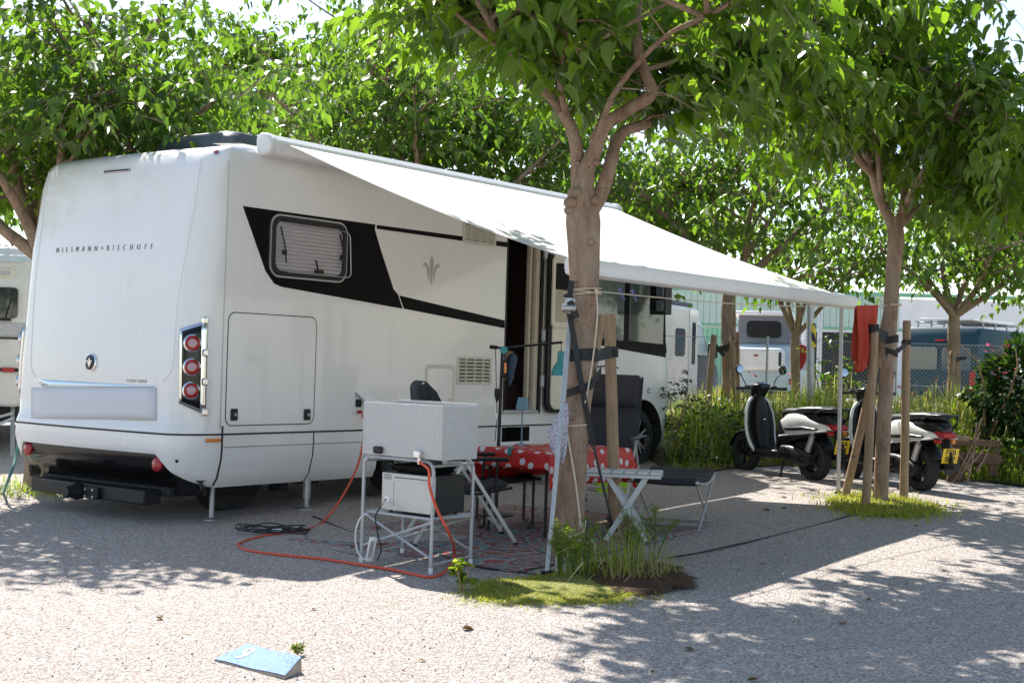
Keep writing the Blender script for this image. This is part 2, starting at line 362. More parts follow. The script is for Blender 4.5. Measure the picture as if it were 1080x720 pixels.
def m_rug():
    t = NT('woven_rug'); co = t.coord()
    ab = t.n('ShaderNodeVectorMath', operation='ABSOLUTE'); t.l(co, ab.inputs[0])
    ds = t.noise(ab.outputs[0], 3.2, 3, .5); vm = t.n('ShaderNodeVectorMath', operation='SCALE'); t.l(ds.outputs['Color'], vm.inputs[0]); vm.inputs['Scale'].default_value = .22
    va = t.n('ShaderNodeVectorMath', operation='ADD'); t.l(ab.outputs[0], va.inputs[0]); t.l(vm.outputs[0], va.inputs[1])
    v = t.voro(va.outputs[0], 2.1, rnd=.7); fr = t.math('FRACT', t.math('MULTIPLY', v.outputs['Distance'], 3.0))
    c = t.ramp(fr, [(0,(.06,.05,.045)),(.09,(.33,.075,.06)),(.28,(.46,.42,.35)),(.34,(.19,.26,.275)),(.60,(.09,.11,.12)),(.68,(.40,.12,.09)),(.84,(.24,.31,.33)),(.95,(.45,.41,.35))], 'CONSTANT')
    v2 = t.voro(va.outputs[0], 14., rnd=.8); sp = t.n('ShaderNodeSeparateColor'); t.l(v2.outputs['Color'], sp.inputs[0])
    c2 = t.ramp(sp.outputs[0], [(0,(.36,.085,.07)),(.4,(.23,.30,.32)),(.7,(.10,.095,.095)),(.85,(.48,.43,.36))], 'CONSTANT')
    c = t.mix(t.ramp(v2.outputs['Distance'], [(.30,(1,1,1)),(.32,(0,0,0))]), c, c2)
    w = t.noise(co, 260, 2); c = t.mix(.22, c, t.ramp(w.outputs['Fac'], [(.3,(.06,.06,.06)),(.7,(.34,.32,.30))]))
    t.pbr(c, .95, normal=t.bump(w.outputs['Fac'], .4, .004), spec=.1); return t.m
M['rug'] = m_rug()
def m_awning():
    t = NT('cream_awning_vinyl'); nz = t.noise(t.coord(), 1.5, 5); col = t.ramp(nz.outputs['Fac'], [(.3,(.85,.845,.82)),(.7,(.88,.875,.85))])
    wv = t.noise(t.coord(), 220, 2)
    b = t.pbr(col, .6, normal=t.bump(t.math('ADD', wv.outputs['Fac'], t.math('MULTIPLY', nz.outputs['Fac'], 6.)), .25, .006), spec=.3)
    tr = t.n('ShaderNodeBsdfTranslucent'); tr.inputs['Color'].default_value = (.88,.865,.82,1); mx = t.n('ShaderNodeMixShader'); mx.inputs[0].default_value = .37
    t.l(b.outputs[0], mx.inputs[1]); t.l(tr.outputs[0], mx.inputs[2]); t.l(mx.outputs[0], t.out.inputs['Surface']); return t.m
M['awning'] = m_awning()
def m_lace():
    t = NT('violet_flowered_cotton'); uv = t.coord('UV'); v = t.voro(uv, 14., 'DISTANCE_TO_EDGE')
    f = t.ramp(v.outputs['Distance'], [(.05,(1,1,1)),(.09,(0,0,0))]); col = t.mix(f, (.78,.77,.80), (.40,.36,.52))
    b = t.pbr(col, .9); tr = t.n('ShaderNodeBsdfTranslucent'); t.l(col, tr.inputs['Color']); mx = t.n('ShaderNodeMixShader'); mx.inputs[0].default_value = .35
    t.l(b.outputs[0], mx.inputs[1]); t.l(tr.outputs[0], mx.inputs[2]); t.l(mx.outputs[0], t.out.inputs['Surface']); return t.m
M['lace'] = m_lace()
def m_blind():
    t = NT('pleated_blind'); w = t.n('ShaderNodeTexWave', wave_type='BANDS', bands_direction='Z'); w.inputs['Scale'].default_value = 9.5; w.inputs['Distortion'].default_value = .1; t.l(t.coord(), w.inputs['Vector'])
    b = t.pbr((.60,.55,.55), .75, normal=t.bump(w.outputs['Fac'], 1., .02)); return t.m
M['blind'] = m_blind()
def m_bluestone():
    t = NT('pale_blue_painted_stone'); co = t.coord(); v = t.voro(co, 48.); n = t.noise(co, 28, 4, .7)
    f = t.ramp(v.outputs['Distance'], [(.16,(1,1,1)),(.30,(0,0,0))]); f2 = t.mix(t.ramp(n.outputs['Fac'], [(.38,(0,0,0)),(.6,(1,1,1))]), (0,0,0), f)
    col = t.mix(f2, t.ramp(n.outputs['Fac'], [(.3,(.05,.15,.44)),(.7,(.085,.20,.52))]), (.018,.06,.22))
    t.pbr(col, .7, normal=t.bump(v.outputs['Distance'], .5, .008)); return t.m
M['bluestone'] = m_bluestone()
def m_tape():
    t = NT('yellow_black_tape'); w = t.n('ShaderNodeTexWave', wave_type='BANDS', bands_direction='DIAGONAL'); w.inputs['Scale'].default_value = 2.8; t.l(t.coord(), w.inputs['Vector'])
    t.pbr(t.ramp(w.outputs['Fac'], [(0,(.02,.02,.02)),(.5,(.8,.6,.02))], 'CONSTANT'), .5); return t.m
M['tape'] = m_tape()
M['wall_w'] = mk('white_wall_render', (.78,.77,.76), .8, var=.05, vs=.8, stain=(.6,.6,.57), st=(.55,.85), ss=.5)
M['wall_g'] = mk('pale_green_sheeting', (.44,.56,.47), .6, var=.05, vs=.8)
M['trim_g'] = mk('green_trim', (.18,.42,.26), .5, var=.06)
M['door_g'] = mk('mint_green_door', (.30,.58,.38), .6, var=.06)
M['shade_open'] = mk('painted_bay_shade', (.03,.028,.027), .9, var=.2)  # dark colour stands in for the shade inside the bay
# ================================================================== MOTORHOME (local frame: x forward, y away from camera side, z up)
W = 2.48
def rrect(x0, x1, z0, z1, r, n=6):
    out = []
    for cx, cz, a0 in ((x1-r, z1-r, 0), (x0+r, z1-r, 90), (x0+r, z0+r, 180), (x1-r, z0+r, 270)):
        for k in range(n+1):
            a = rad(a0+90*k/n); out.append((cx+r*math.cos(a), cz+r*math.sin(a)))
    return out
def ip(z, tab): return float(np.interp(z, [a for a, b in tab], [b for a, b in tab]))
XR = [(.12,-.10),(.25,-.24),(.45,-.31),(.60,-.30),(.66,-.27),(1.13,-.26),(2.13,-.18),(2.7,-.085),(2.86,-.03),(2.94,.03),(2.99,.12),(3.03,.30),(3.07,.8)]
YS = [(.12,.09),(.2,.035),(.35,0),(2.88,0),(2.96,.02),(3.02,.07),(3.05,.15),(3.07,.5)]
XF = [(.12,7.7),(.35,7.9),(1.1,7.95),(1.35,7.9),(2.4,7.62),(2.88,7.5),(3.02,7.3),(3.05,7.1),(3.07,6.6)]
def body_loop(z, off=0.):
    xr, ys, xf = ip(z, XR), ip(z, YS), ip(z, XF); p = []
    xs = xf-.65; n = 14
    for k in range(30): p.append((xs+(.15-xs)*k/30, ys))                       # near side, front to rear
    a, b = max(.05, .15-xr), .25
    if xr > .1: a = .05; x0 = xr+.05
    else: x0 = .15
    for k in range(n+1): t = math.pi/2*k/n; p.append((x0-a*math.sin(t), ys+b*(1-math.cos(t))))
    ya, yb = ys+b, W-ys-b
    for k in range(1, 12):
        u = k/12; p.append((x0-a-.045*(1-(2*u-1)**2), ya+(yb-ya)*u))
    for k in range(n, -1, -1): t = math.pi/2*k/n; p.append((x0-a*math.sin(t), W-ys-b*(1-math.cos(t))))
    for k in range(1, 30): p.append((x0+(xs-x0)*k/30, W-ys))
    bf = (W-2*ys)/2-.35
    for k in range(n+1): t = math.pi/2*k/n; p.append((xs+.65*math.sin(t), W-ys-bf*(1-math.cos(t))))
    for k in range(n, 0, -1): t = math.pi/2*k/n; p.append((xs+.65*math.sin(t), ys+bf*(1-math.cos(t))))
    if off:
        P = [V((q[0], q[1], 0)) for q in p]; out = []
        for i in range(len(P)):
            d = (P[(i+1) % len(P)]-P[i-1]); nrm = V((-d.y, d.x, 0)); nrm = nrm.normalized() if nrm.length else V((0,0,0))
            if (P[i]-V((4, W/2, 0))).dot(nrm) < 0: nrm = -nrm
            out.append((P[i].x+nrm.x*off, P[i].y+nrm.y*off))
        p = out
    return p
zs = [.12,.15,.2,.25,.3,.35,.45,.52,.57,.6,.63,.66,.8,1.0,1.13,1.35,1.6,1.9,2.13,2.4,2.6,2.7,2.8,2.88,2.92,2.95,2.97,2.99,3.01,3.03,3.05,3.06,3.07]
bm_body = MB().loft([[(x, y, z) for x, y in body_loop(z)] for z in zs])
mh = thing('motorhome', 'long white coachbuilt motorhome with black side flash parked under the trees', 'motorhome', (O[0], O[1], 0), ANG)
BV = BVHTree.FromPolygons([tuple(v) for v in bm_body.v], [tuple(f) for f in bm_body.f])
def hit(px, py):
    d = ray(px, py); o = W2L((0,0,H)); dl = V((d[0]*EX[0]+d[1]*EX[1], d[0]*EY[0]+d[1]*EY[1], d[2])).normalized()
    c, n, i, t = BV.ray_cast(o, dl)
    if c is None: return None, None
    if n.dot(dl) > 0: n = -n
    return c, n
def rear_x(y, z):
    c, n, i, t = BV.ray_cast(V((-3, y, z)), V((1, 0, 0)))
    return c.x if c else -.1
# cutters -------------------------------------------------------
def cutter(mb):
    o = mb.build('cutter', None); o.matrix_world = mh.matrix_world.copy(); return o
cuts = MB()
for xw, zw, rw in ((6.85, .37, .47), (2.55, .27, .48)):
    for y0, y1 in ((-.2, .42), (W-.42, W+.2)): cuts.lathe([(rw, 0), (rw, y1-y0)], 40, (xw, y0, zw), (0,1,0))
c1 = cutter(cuts)
c2 = cutter(MB().bb(4.02, 4.62, -.2, 1.6, .72, 2.62))
c3 = cutter(MB().bb(4.0, 4.5, -.2, .3, .40, .555))
npoly = [(2.17,.40),(.33,.40),(.22,.27),(.06,.10),(-.3,.0),(-.3,-.4),(2.8,-.4),(2.8,0),(2.42,.10),(2.27,.27)]
c4 = cutter(MB().prism([(-1, y, z) for y, z in npoly], (1.12, 0, 0)))
body = bm_body.build('body', M['paint'], mh, sharp=42)
mw = mh.matrix_world
cobjs = [c1, c2, c3, c4]
for c in cobjs:
    c.matrix_world = Matrix.Identity(4); c.parent = mh
    m = body.modifiers.new('b', 'BOOLEAN'); m.object = c; m.operation = 'DIFFERENCE'; m.solver = 'EXACT'
dg = bpy.context.evaluated_depsgraph_get(); nm = bpy.data.meshes.new_from_object(body.evaluated_get(dg))
body.modifiers.clear(); body.data = nm
for c in cobjs: bpy.data.objects.remove(c)
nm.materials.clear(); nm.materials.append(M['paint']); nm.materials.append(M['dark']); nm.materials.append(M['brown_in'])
for p in nm.polygons:
    c = p.center
    mi = 0
    if c.z < .95 and c.y > .004 and c.y < W-.004 and (math.hypot(c.x-6.85, c.z-.37) < .475 or math.hypot(c.x-2.55, c.z-.27) < .485): mi = 1
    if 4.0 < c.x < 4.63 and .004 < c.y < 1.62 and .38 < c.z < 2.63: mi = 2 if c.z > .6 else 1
    if c.z < .13: mi = 1
    p.material_index = mi; p.use_smooth = True
nm.set_sharp_from_angle(angle=rad(35))
def plate(poly, name, mat, y=-.004, t=.012, parent=None, bevel=0):
    return MB().prism([(x, y, z) for x, z in poly], (0, t, 0)).build(name, mat, parent or mh, bevel=bevel)
def ringp(po, pi, y, t=.012):
    return MB().loft([[(x, y+t, z) for x, z in po], [(x, y, z) for x, z in po], [(x, y, z) for x, z in pi], [(x, y+t, z) for x, z in pi]], True, False)
def S(*pts): return [side(*p) for p in pts]
# side graphics
fl = MB()
sw = S((256,217.3),(395.7,236.8),(395.2,242),(401,262),(415,305),(419.5,310.5),(424.5,325.5),(297,302.5),(289,299),(280,286))
fl.prism([(x, -.003, z) for x, z in sw], (0, .012, 0))
fl.prism([(x, -.003, z) for x, z in S((397.5,237.2),(535,255.6),(535,260.8),(397.2,241.3))], (0,.012,0))
fl.prism([(x, -.003, z) for x, z in S((421,311.5),(532,337.8),(532,346),(426,325.5))], (0,.012,0))
fl.build('side_flash', M['decal'], mh, sharp=30)
# lily emblem on the side
em = MB()
ecx, ecz = side(455, 284)
def lily(mb, cx, cz, s, y, mp=None):
    a = [(0,.5),(.10,.28),(.085,0),(.03,-.5),(-.03,-.5),(-.085,0),(-.10,.28)]
    r = [(.12,-.42),(.09,-.1),(.16,.12),(.30,.22),(.43,.16),(.40,.08),(.30,.08),(.235,-.02),(.19,-.2)]
    for poly in (a, r, [(-x, z) for x, z in r][::-1]):
        pts = [(cx+x*s, cz+z*s) for x, z in poly]
        if mp: mb.prism([mp(x, z, 0) for x, z in pts], V(mp(pts[0][0], pts[0][1], .004))-V(mp(pts[0][0], pts[0][1], 0)))
        else: mb.prism([(x, y, z) for x, z in pts], (0, .006, 0))
lily(em, ecx, ecz, .30, -.002)
em.build('lily_emblem', M['emb_grey'], mh)
# side window
win = ringp(rrect(.60,1.53,1.935,2.455,.10), rrect(.645,1.485,1.98,2.41,.075), -.028, .03).build('side_window', M['black'], mh, bevel=.006)
ringp(rrect(.585,1.545,1.92,2.47,.11), rrect(.60,1.53,1.935,2.455,.10), -.018, .02).build('frame', M['steel'], win)
plate(rrect(.645,1.485,1.98,2.41,.07), 'blind', M['blind'], -.010, .008, win)
lt1 = MB()
lt1.tube([(.69,-.03,2.36),(.73,-.045,2.2),(.74,-.06,2.05)], .007); lt1.box((.735,-.04,2.14),(.03,.03,.04))
lt2 = MB(); lt2.tube([(1.16,-.03,2.0),(1.13,-.05,2.05),(1.105,-.05,2.1)], .008); lt2.box((1.17,-.035,2.0),(.09,.03,.03))
lt3 = MB(); lt3.tube([(1.43,-.03,2.36),(1.46,-.05,2.2),(1.455,-.06,2.05)], .009); lt3.box((1.455,-.04,2.15),(.03,.03,.05))
for q_ in (lt1, lt2, lt3): q_.build('window_latch', M['black'], win)
pn = MB(); pn.loft([[(x, -.075+.03*(z-1.98)/.43, z) for x, z in rrect(.70,1.55,1.965,2.39,.06)], [(x, -.070+.03*(z-1.98)/.43, z) for x, z in rrect(.707,1.543,1.972,2.383,.055)]], True, False)
pn.build('acrylic_edge', M['steel'], win)
# garage door
dr = plate(rrect(.155,1.19,.645,1.59,.07), 'garage_door', M['paint'], -.004, .012, bevel=.003)
ringp(rrect(.148,1.197,.638,1.597,.076), rrect(.156,1.189,.646,1.589,.069), -.0035, .01).build('door_seam', M['seam'], dr)
for px in (246, 323):
    x, z = side(px, 437)
    h = MB().box((x,-.012,z),(.075,.02,.1)).build('latch', M['black'], dr, bevel=.01)
    MB().lathe([(.014,0),(.014,.006)], 16, (x+.005,-.027,z), (0,1,0)).build('lock', M['steel'], h)
# vents
def vent(x0, x1, z0, z1):
    v = ringp(rrect(x0,x1,z0,z1,.015), rrect(x0+.03,x1-.03,z0+.025,z1-.025,.005), -.014, .02).build('vent', M['ventc'], mh, bevel=.003)
    s = MB(); n = 6
    for k in range(n):
        z = z0+.03+(z1-z0-.06)*(k+.5)/n; s.box(((x0+x1)/2,-.010,z),(x1-x0-.055,.016,.018), Matrix.Rotation(rad(30),3,'X'))
    for k in range(1,4): s.box((x0+(x1-x0)*k/4,-.009,(z0+z1)/2),(.014,.014,z1-z0-.04))
    s.build('slats', M['ventc'], v)
    MB().bb(x0+.02,x1-.02,-.0025,.003,z0+.02,z1-.02).build('vent_back', M['dark'], v)
vent(3.24,3.79,2.45,2.66); vent(3.21,3.78,1.01,1.29)
sd = plate(rrect(2.75,3.15,.80,1.17,.04), 'service_hatch', M['paint'], -.005, .012, bevel=.004)
ringp(rrect(2.72,3.18,.77,1.20,.05), rrect(2.755,3.145,.805,1.165,.037), -.011, .016).build('frame', M['ventc'], sd, bevel=.004)
MB().box((3.11,-.016,.84),(.03,.016,.05)).build('latch', M['cream'], sd, bevel=.005)
# power socket flap
fx, fz = side(378, 425)
sk = MB().bb(fx-.08, fx+.10, -.012, .002, fz-.09, fz+.12).build('power_socket', M['white_p'], mh, bevel=.008)
MB().prism([(fx-.07,-.02,fz+.11),(fx+.10,-.02,fz+.11),(fx+.16,-.15,fz-.02),(fx-.0,-.15,fz-.02)], (0,-.008,.01)).build('flap', M['white_p'], sk)
MB().box((fx-.03,-.03,fz),(.05,.04,.07)).build('plug', M['black'], sk, bevel=.01)
MB().box((fx-.01,-.03,fz-.08),(.04,.04,.03)).build('red_valve', M['red_l'], sk, bevel=.006); MB().box((fx+.09,-.05,fz-.04),(.03,.05,.025)).build('red_valve', M['red_l'], sk, bevel=.006)
# seams
se = MB()
def strip(pts_lo, pts_hi): se.loft([pts_lo, pts_hi], False, False)
lo = body_loop(.563, .003); hi = body_loop(.578, .003)
sel = [i for i in range(len(lo)) if (lo[i][0] < 2.06) or (lo[i][1] < .1 and 3.07 < lo[i][0] < 6.36)]
runs = []; cur = [sel[0]]
for i in sel[1:]:
    if i == cur[-1]+1: cur.append(i)
    else: runs.append(cur); cur = [i]
runs.append(cur)
for r_ in runs:
    if len(r_) > 1: se.loft([[(lo[i][0], lo[i][1], .563) for i in r_], [(hi[i][0], hi[i][1], .578) for i in r_]], False, False)
for xx, wd in ((.125, .016), (1.2, .008)):
    zz = [.14,.2,.28,.36,.45,.56,.64]
    if xx > 1: zz = zz[:-1]
    se.loft([[(xx-wd/2+.05*(.5-z if z < .45 else 0)*-1, ip(z, YS)-.003, z) for z in zz], [(xx+wd/2+.05*(.5-z if z < .45 else 0)*-1, ip(z, YS)-.003, z) for z in zz]], False, False)
se.loft([[(x, -.003, .46) for x in (.15, 2.07)], [(x, -.003, .4635) for x in (.15, 2.07)]], False, False)
jn_ = MB().loft([[(x, -.0025, z) for z in (.62,1.2,2.0,2.7,2.86)] for x in (.098,.102)], False, False); jn_.build('panel_joint', M['joint'], mh, solid=.004, offset=0)
se.build('body_seams', M['seam'], mh, solid=.006, offset=0)
# rear corner trim groove (tall shallow line beside the rear panel)
# raised edge of the rear hatch moulding
for line in ([(212,168),(205,215),(196,265),(188,310),(184,355),(181,388),(172,402)], [(52,181),(44,240),(37,300),(34,350),(33,385),(37,397)]):
    pts = []
    for q in cr([(a, b, 0) for a, b in line], 6):
        c, n = hit(q[0], q[1])
        if c is not None: pts.append(c-n*.004)
    MB().tube(pts, .011, 10).build('rear_moulding', M['paint'], mh, sharp=80)
# rear parts
ins = MB()
def insf(u, v):
    y = .06+(W-.12)*u; z = .415-.36*v
    return (rear_x(y, max(z, .14))+.035+.05*max(0, v-.45)**1.2*4*.25-.02*math.sin(min(1, v*2.2)*math.pi), y, z)
ins.grid(insf, 40, 10); ins.build('bumper_insert', M['gloss'], mh, solid=.02, sharp=60)
pl = MB().bb(-.12, .9, .35, W-.35, .03, .11); pl.build('underbody', M['dark'], mh, bevel=.02)
tb = MB().bb(-.30, -.12, .45, 2.02, -.03, .09).build('tow_bar', M['black'], mh, bevel=.012)
cp = MB(); cp.lathe([(.07,0),(.075,.05),(.05,.10),(.05,.16)], 20, (-.30,1.30,.02), (-1,0,0)); cp.box((-.32,1.12,.02),(.04,.2,.1)); cp.build('coupling', M['black'], tb, bevel=.006)
bo = MB()
for dy in (-.05,.05):
    for dz in (-.03,.03): bo.lathe([(.012,0),(.012,.012)], 8, (-.342,1.12+dy,.02+dz), (-1,0,0))
bo.build('bolts', M['steel'], tb)
for (yy, zz) in ((2.12,.335),(.34,.315)):
    MB().lathe([(.062,0),(.06,.018),(.045,.026),(.0,.03)], 24, (rear_x(yy,zz)+.015,yy,zz), (-1,0,.1)).build('reflector', M['red_l'], mh)
for px, py in ((27.5,467),(186.5,486)):
    c, n = hit(px, py)
    if c: MB().lathe([(.014,-.004),(.014,.004)], 16, c, n).build('parking_sensor', M['black'], mh)
def rpos(y, z, off=.004):
    return V((rear_x(y, z)-off, y, z))
def rear_text(txt, y0, y1, zc, size, mat, spacing, bold=0.):
    vs, fs = text_mesh(txt, size, spacing, bold*size); w = max(v.x for v in vs)-min(v.x for v in vs); mx = (max(v.x for v in vs)+min(v.x for v in vs))/2
    k = abs(y1-y0)/w; yc = (y0+y1)/2; m = MB()
    m.add([rpos(yc-(v.x-mx)*k, zc+v.y, .004) for v in vs], fs); return m.build('lettering', mat, mh, recalc=False, solid=.004, offset=0)
ca, na = hit(60, 264); cb, nb = hit(161, 260.5)
rear_text('NIESMANN+BISCHOFF', ca.y, cb.y, (ca.z+cb.z)/2, .070, M['grey_txt'], 2.7, -.024)
ca, na = hit(134, 401); cb, nb = hit(155, 402.3)
rear_text('CLOU LINER', ca.y, cb.y, (ca.z+cb.z)/2, .034, M['gold_txt'], 1.5, -.004)
# round emblem
c, n = hit(96.5, 382)
bd = MB().lathe([(.078,-.01),(.078,.012),(.066,.018),(.062,.012)], 32, c, n).build('round_badge', M['chrome'], mh)
MB().lathe([(.063,0),(.063,.013),(.03,.017),(0,.018)], 28, c, n).build('badge_face', M['gloss'], bd)
lm = MB(); lily(lm, 0, 0, .085, 0, lambda x, z, o: (c.x-.0205-o, c.y-x, c.z+z)); lm.build('badge_lily', M['chrome'], bd)
# plate panel, trims, handle slot
def decal(corners, name, mat, off=.006, nu=10, nv=6, th=.012, parent=None, hits=None):
    TL, TR, BR, BL = corners; m = MB()
    def fn(u, v):
        px = (TL[0]*(1-u)+TR[0]*u)*(1-v)+(BL[0]*(1-u)+BR[0]*u)*v; py = (TL[1]*(1-u)+TR[1]*u)*(1-v)+(BL[1]*(1-u)+BR[1]*u)*v
        c, n = hit(px, py)
        if c is None: c, n = hit(max(px, 30), py)
        return c+n*off
    m.grid(fn, nu, nv); return m.build(name, mat, parent or mh, solid=th, offset=0, sharp=60)
decal([(34,408.5),(165,409),(165,443),(34,441)], 'number_plate', M['grey_p'], .008, 12, 4)
decal([(39.5,400),(164,407.2),(163,408.3),(47,408)], 'trim_strip', M['sky_trim'], .008, 14, 1)
hs = decal([(110.5,181),(137.5,178.5),(137.5,181),(110.5,183.5)], 'light_slot', M['steel'], .006, 4, 1)
decal([(112,181.6),(136,179.5),(136,180.4),(112,182.5)], 'lens', M['seam'], .014, 4, 1, .01, hs)
c, n = hit(228.5, 161.5)
ml = MB().lathe([(.028,-.004),(.03,.008),(.02,.012)], 16, c, n).build('marker_lamp', M['chrome'], mh); MB().lathe([(.019,0),(.016,.02),(.006,.026)], 14, c, n).build('lens', M['red_l'], ml)
decal([(216.5,462.5),(232,462),(232,465.5),(216.5,466)], 'side_marker', M['amber'], .010, 4, 1, .016)
# tail lights
def taillight(flip):
    def T(p): return V((p.x, W-p.y, p.z)) if flip else p
    def patch(cor, off, nu, nv):
        m = MB()
        def fn(u, v):
            TL, TR, BR, BL = cor
            px = (TL[0]*(1-u)+TR[0]*u)*(1-v)+(BL[0]*(1-u)+BR[0]*u)*v; py = (TL[1]*(1-u)+TR[1]*u)*(1-v)+(BL[1]*(1-u)+BR[1]*u)*v
            c, n = hit(px, py); return T(c+n*off)
        m.grid(fn, nu, nv); return m
    outer = [(190.5,347),(218.5,337.3),(216,437.5),(189,425)]
    inner = [(193,349.5),(212,343),(210,431),(191.5,423)]
    tl = patch(outer, .010, 8, 10).build('tail_light', M['chrome'], mh, solid=.03, offset=0, sharp=60)
    patch(inner, .022, 6, 10).build('housing', M['gloss'], tl, solid=.015, offset=0, sharp=60)
    for px, py in ((202.5,362),(201.8,387),(201,411.5)):
        c, n = hit(px, py); c = T(c); n = V((n.x, -n.y, n.z)) if flip else n
        lp = MB().lathe([(.074,.0),(.074,.045),(.062,.05),(.058,.035)], 28, c, n).build('lamp_ring', M['chrome'], tl)
        MB().lathe([(.060,.02),(.060,.046),(.040,.052),(.038,.046)], 28, c, n).build('red_ring', M['red_l'], lp)
        MB().lathe([(.039,.02),(.037,.050),(.02,.056),(0,.058)], 24, c, n).build('lens', M['clear_l'], lp)
    b = MB()
    for py in (338, 372, 402.5, 434.5):
        c, n = hit(215 if py < 400 else 214.3, py); b.box(T(c+n*.012), (.05,.06,.06))
    b.build('bracket', M['chrome'], tl, bevel=.01)
taillight(False); taillight(True)
# doorway trim, interior and open door
jm = MB(); jm.bb(4.46,4.50,.02,.08,.74,2.62); jm.bb(4.53,4.57,-.015,.05,.72,2.62); jm.bb(4.585,4.62,.0,.06,.72,2.62)
jm.build('door_jamb', M['curtain'], mh, bevel=.012)
jb = MB(); jb.bb(4.62,4.665,-.02,.01,.70,2.64); jb.bb(4.0,4.02,-.008,.02,.70,2.64); jb.bb(4.0,4.66,-.008,.02,2.62,2.64); jb.build('door_gasket', M['black'], mh, bevel=.004)
hg = MB()
for z in (1.05, 1.55, 2.45): hg.box((4.66,-.035,z),(.05,.03,.13))
hg.build('hinge', M['alu_w'], mh, bevel=.006)
MB().bb(4.0,4.62,-.03,.10,.70,.735).build('door_sill', M['alu_w'], mh, bevel=.01)
od = MB().prism([(x, -.075, z) for x, z in rrect(4.70,5.36,.70,2.52,.12)], (0,.045,0)).build('entrance_door', M['black'], mh, bevel=.008)
MB().prism([(x, -.098, z) for x, z in rrect(4.755,5.32,.74,2.49,.10)], (0,.03,0)).build('door_lining', M['cream'], od, bevel=.014)
x0, z1 = side(586,277,-.1); x1, z0 = side(596,306,-.1)
dw = ringp(rrect(x0-.05,x1+.28,z0-.42,z1+.06,.05), rrect(x0,x1+.22,z0-.36,z1,.03), -.112, .02).build('door_window', M['cream'], od, bevel=.006)
plate(rrect(x0,x1+.22,z0,z1,.02), 'pane', M['decal'], -.104, .008, dw); plate(rrect(x0,x1+.22,z0-.36,z0-.006,.02), 'blind', M['curtain'], -.106, .008, dw)
stb = MB(); (xa, za), (xb, zb) = side(541,380,.35), side(556,402,.35)
stb.box(((xa+xb)/2,.42,(za+zb)/2+.05),(xb-xa+.25,.2,za-zb+.12)); stb.box(((xa+xb)/2+.1,.5,za+.42),(.22,.16,.8)); stb.build('seat', M['beige'], mh, bevel=.05)
MB().bb(4.12,4.615,.25,.7,.725,zb-.02).build('cabinet', M['brown_in'], mh, bevel=.01)
jk = MB(); jx, jz = side(539,382,.12)
jk.loft([[V((jx+.06*math.cos(a)*s+dx, .12+.05*math.sin(a)*s, jz+h)) for a in [2*math.pi*k/12 for k in range(12)]] for h, s, dx in ((.10,.5,.03),(.06,1.1,.02),(0,1.2,.01),(-.10,.9,-.01),(-.2,.6,-.02),(-.26,.35,-.02))])
tag(jk.build('denim_jacket', M['jeans'], None, sub=1), 'dark blue denim jacket hanging just inside the motorhome doorway', 'jacket')
bpy.data.objects['denim_jacket'].matrix_world = Matrix.Translation((O[0],O[1],0)) @ Matrix.Rotation(ANG,4,'Z')
# cab windows
fb = [side(645,366.5), side(704,377)]
fpoly = [(5.52,2.62),(7.15,2.62),(7.30,2.2),(7.36,fb[1][1]),(fb[0][0],fb[0][1]),(5.52,fb[0][1]+.05)]
cw = plate(fpoly, 'cab_window', M['decal'], -.004, .012, bevel=.003)
gx = side(660.5,330)[0]
for a, b in ((5.66, gx-.06), (gx+.06, 7.27)):
    zb_ = 1.56 if a < 6.3 else 1.545
    plate([(a,2.56),(b-(.16 if b > 7 else 0),2.56),(b,2.2),(b,zb_-.02),(a,zb_)], 'pane', M['glass_g'], -.009, .006, cw, bevel=.002)
fr = MB(); rings = []
for z in (1.42,1.7,2.0,2.3,2.55):
    L = body_loop(z, .008); i0 = 30+15+11+15+29; rings.append([(L[i][0], L[i][1], z) for i in range(i0+3, i0+27)])
fr.loft(rings, False, False); fr.build('windscreen', M['glass'], mh, solid=.01, offset=0)
x, z = side(700,316,-.28)
mr = MB(); mr.box((x,-.24,z+.02),(.16,.22,.40)); mr.tube(cr([(x-.02,-.1,z+.35),(x,-.2,z+.32),(x,-.24,z+.2)],4),.03); mr.build('mirror', M['black'], mh, bevel=.04, seg=3)
for dz, hh in ((.10,.2),(-.10,.13)): MB().box((x-.082,-.24,z+.02+dz),(.008,.17,hh)).build('mirror_glass', M['mirror'], bpy.data.objects['mirror'], bevel=.003)
cx_, cz_ = side(684.5,412); MB().box((cx_,-.003,cz_),(.07,.008,.06)).build('fuel_cap', M['seam'], mh, bevel=.003); MB().box((cx_,-.006,cz_),(.05,.008,.042)).build('cap_face', M['paint'], bpy.data.objects['fuel_cap'])
tubeh = MB().tube([side(626,387)[0:1]+(-.02,)+side(626,387)[1:], side(640,385)[0:1]+(-.06,)+side(640,385)[1:], side(651,388)[0:1]+(-.02,)+side(651,388)[1:]], .008).build('grab_handle', M['black'], mh)
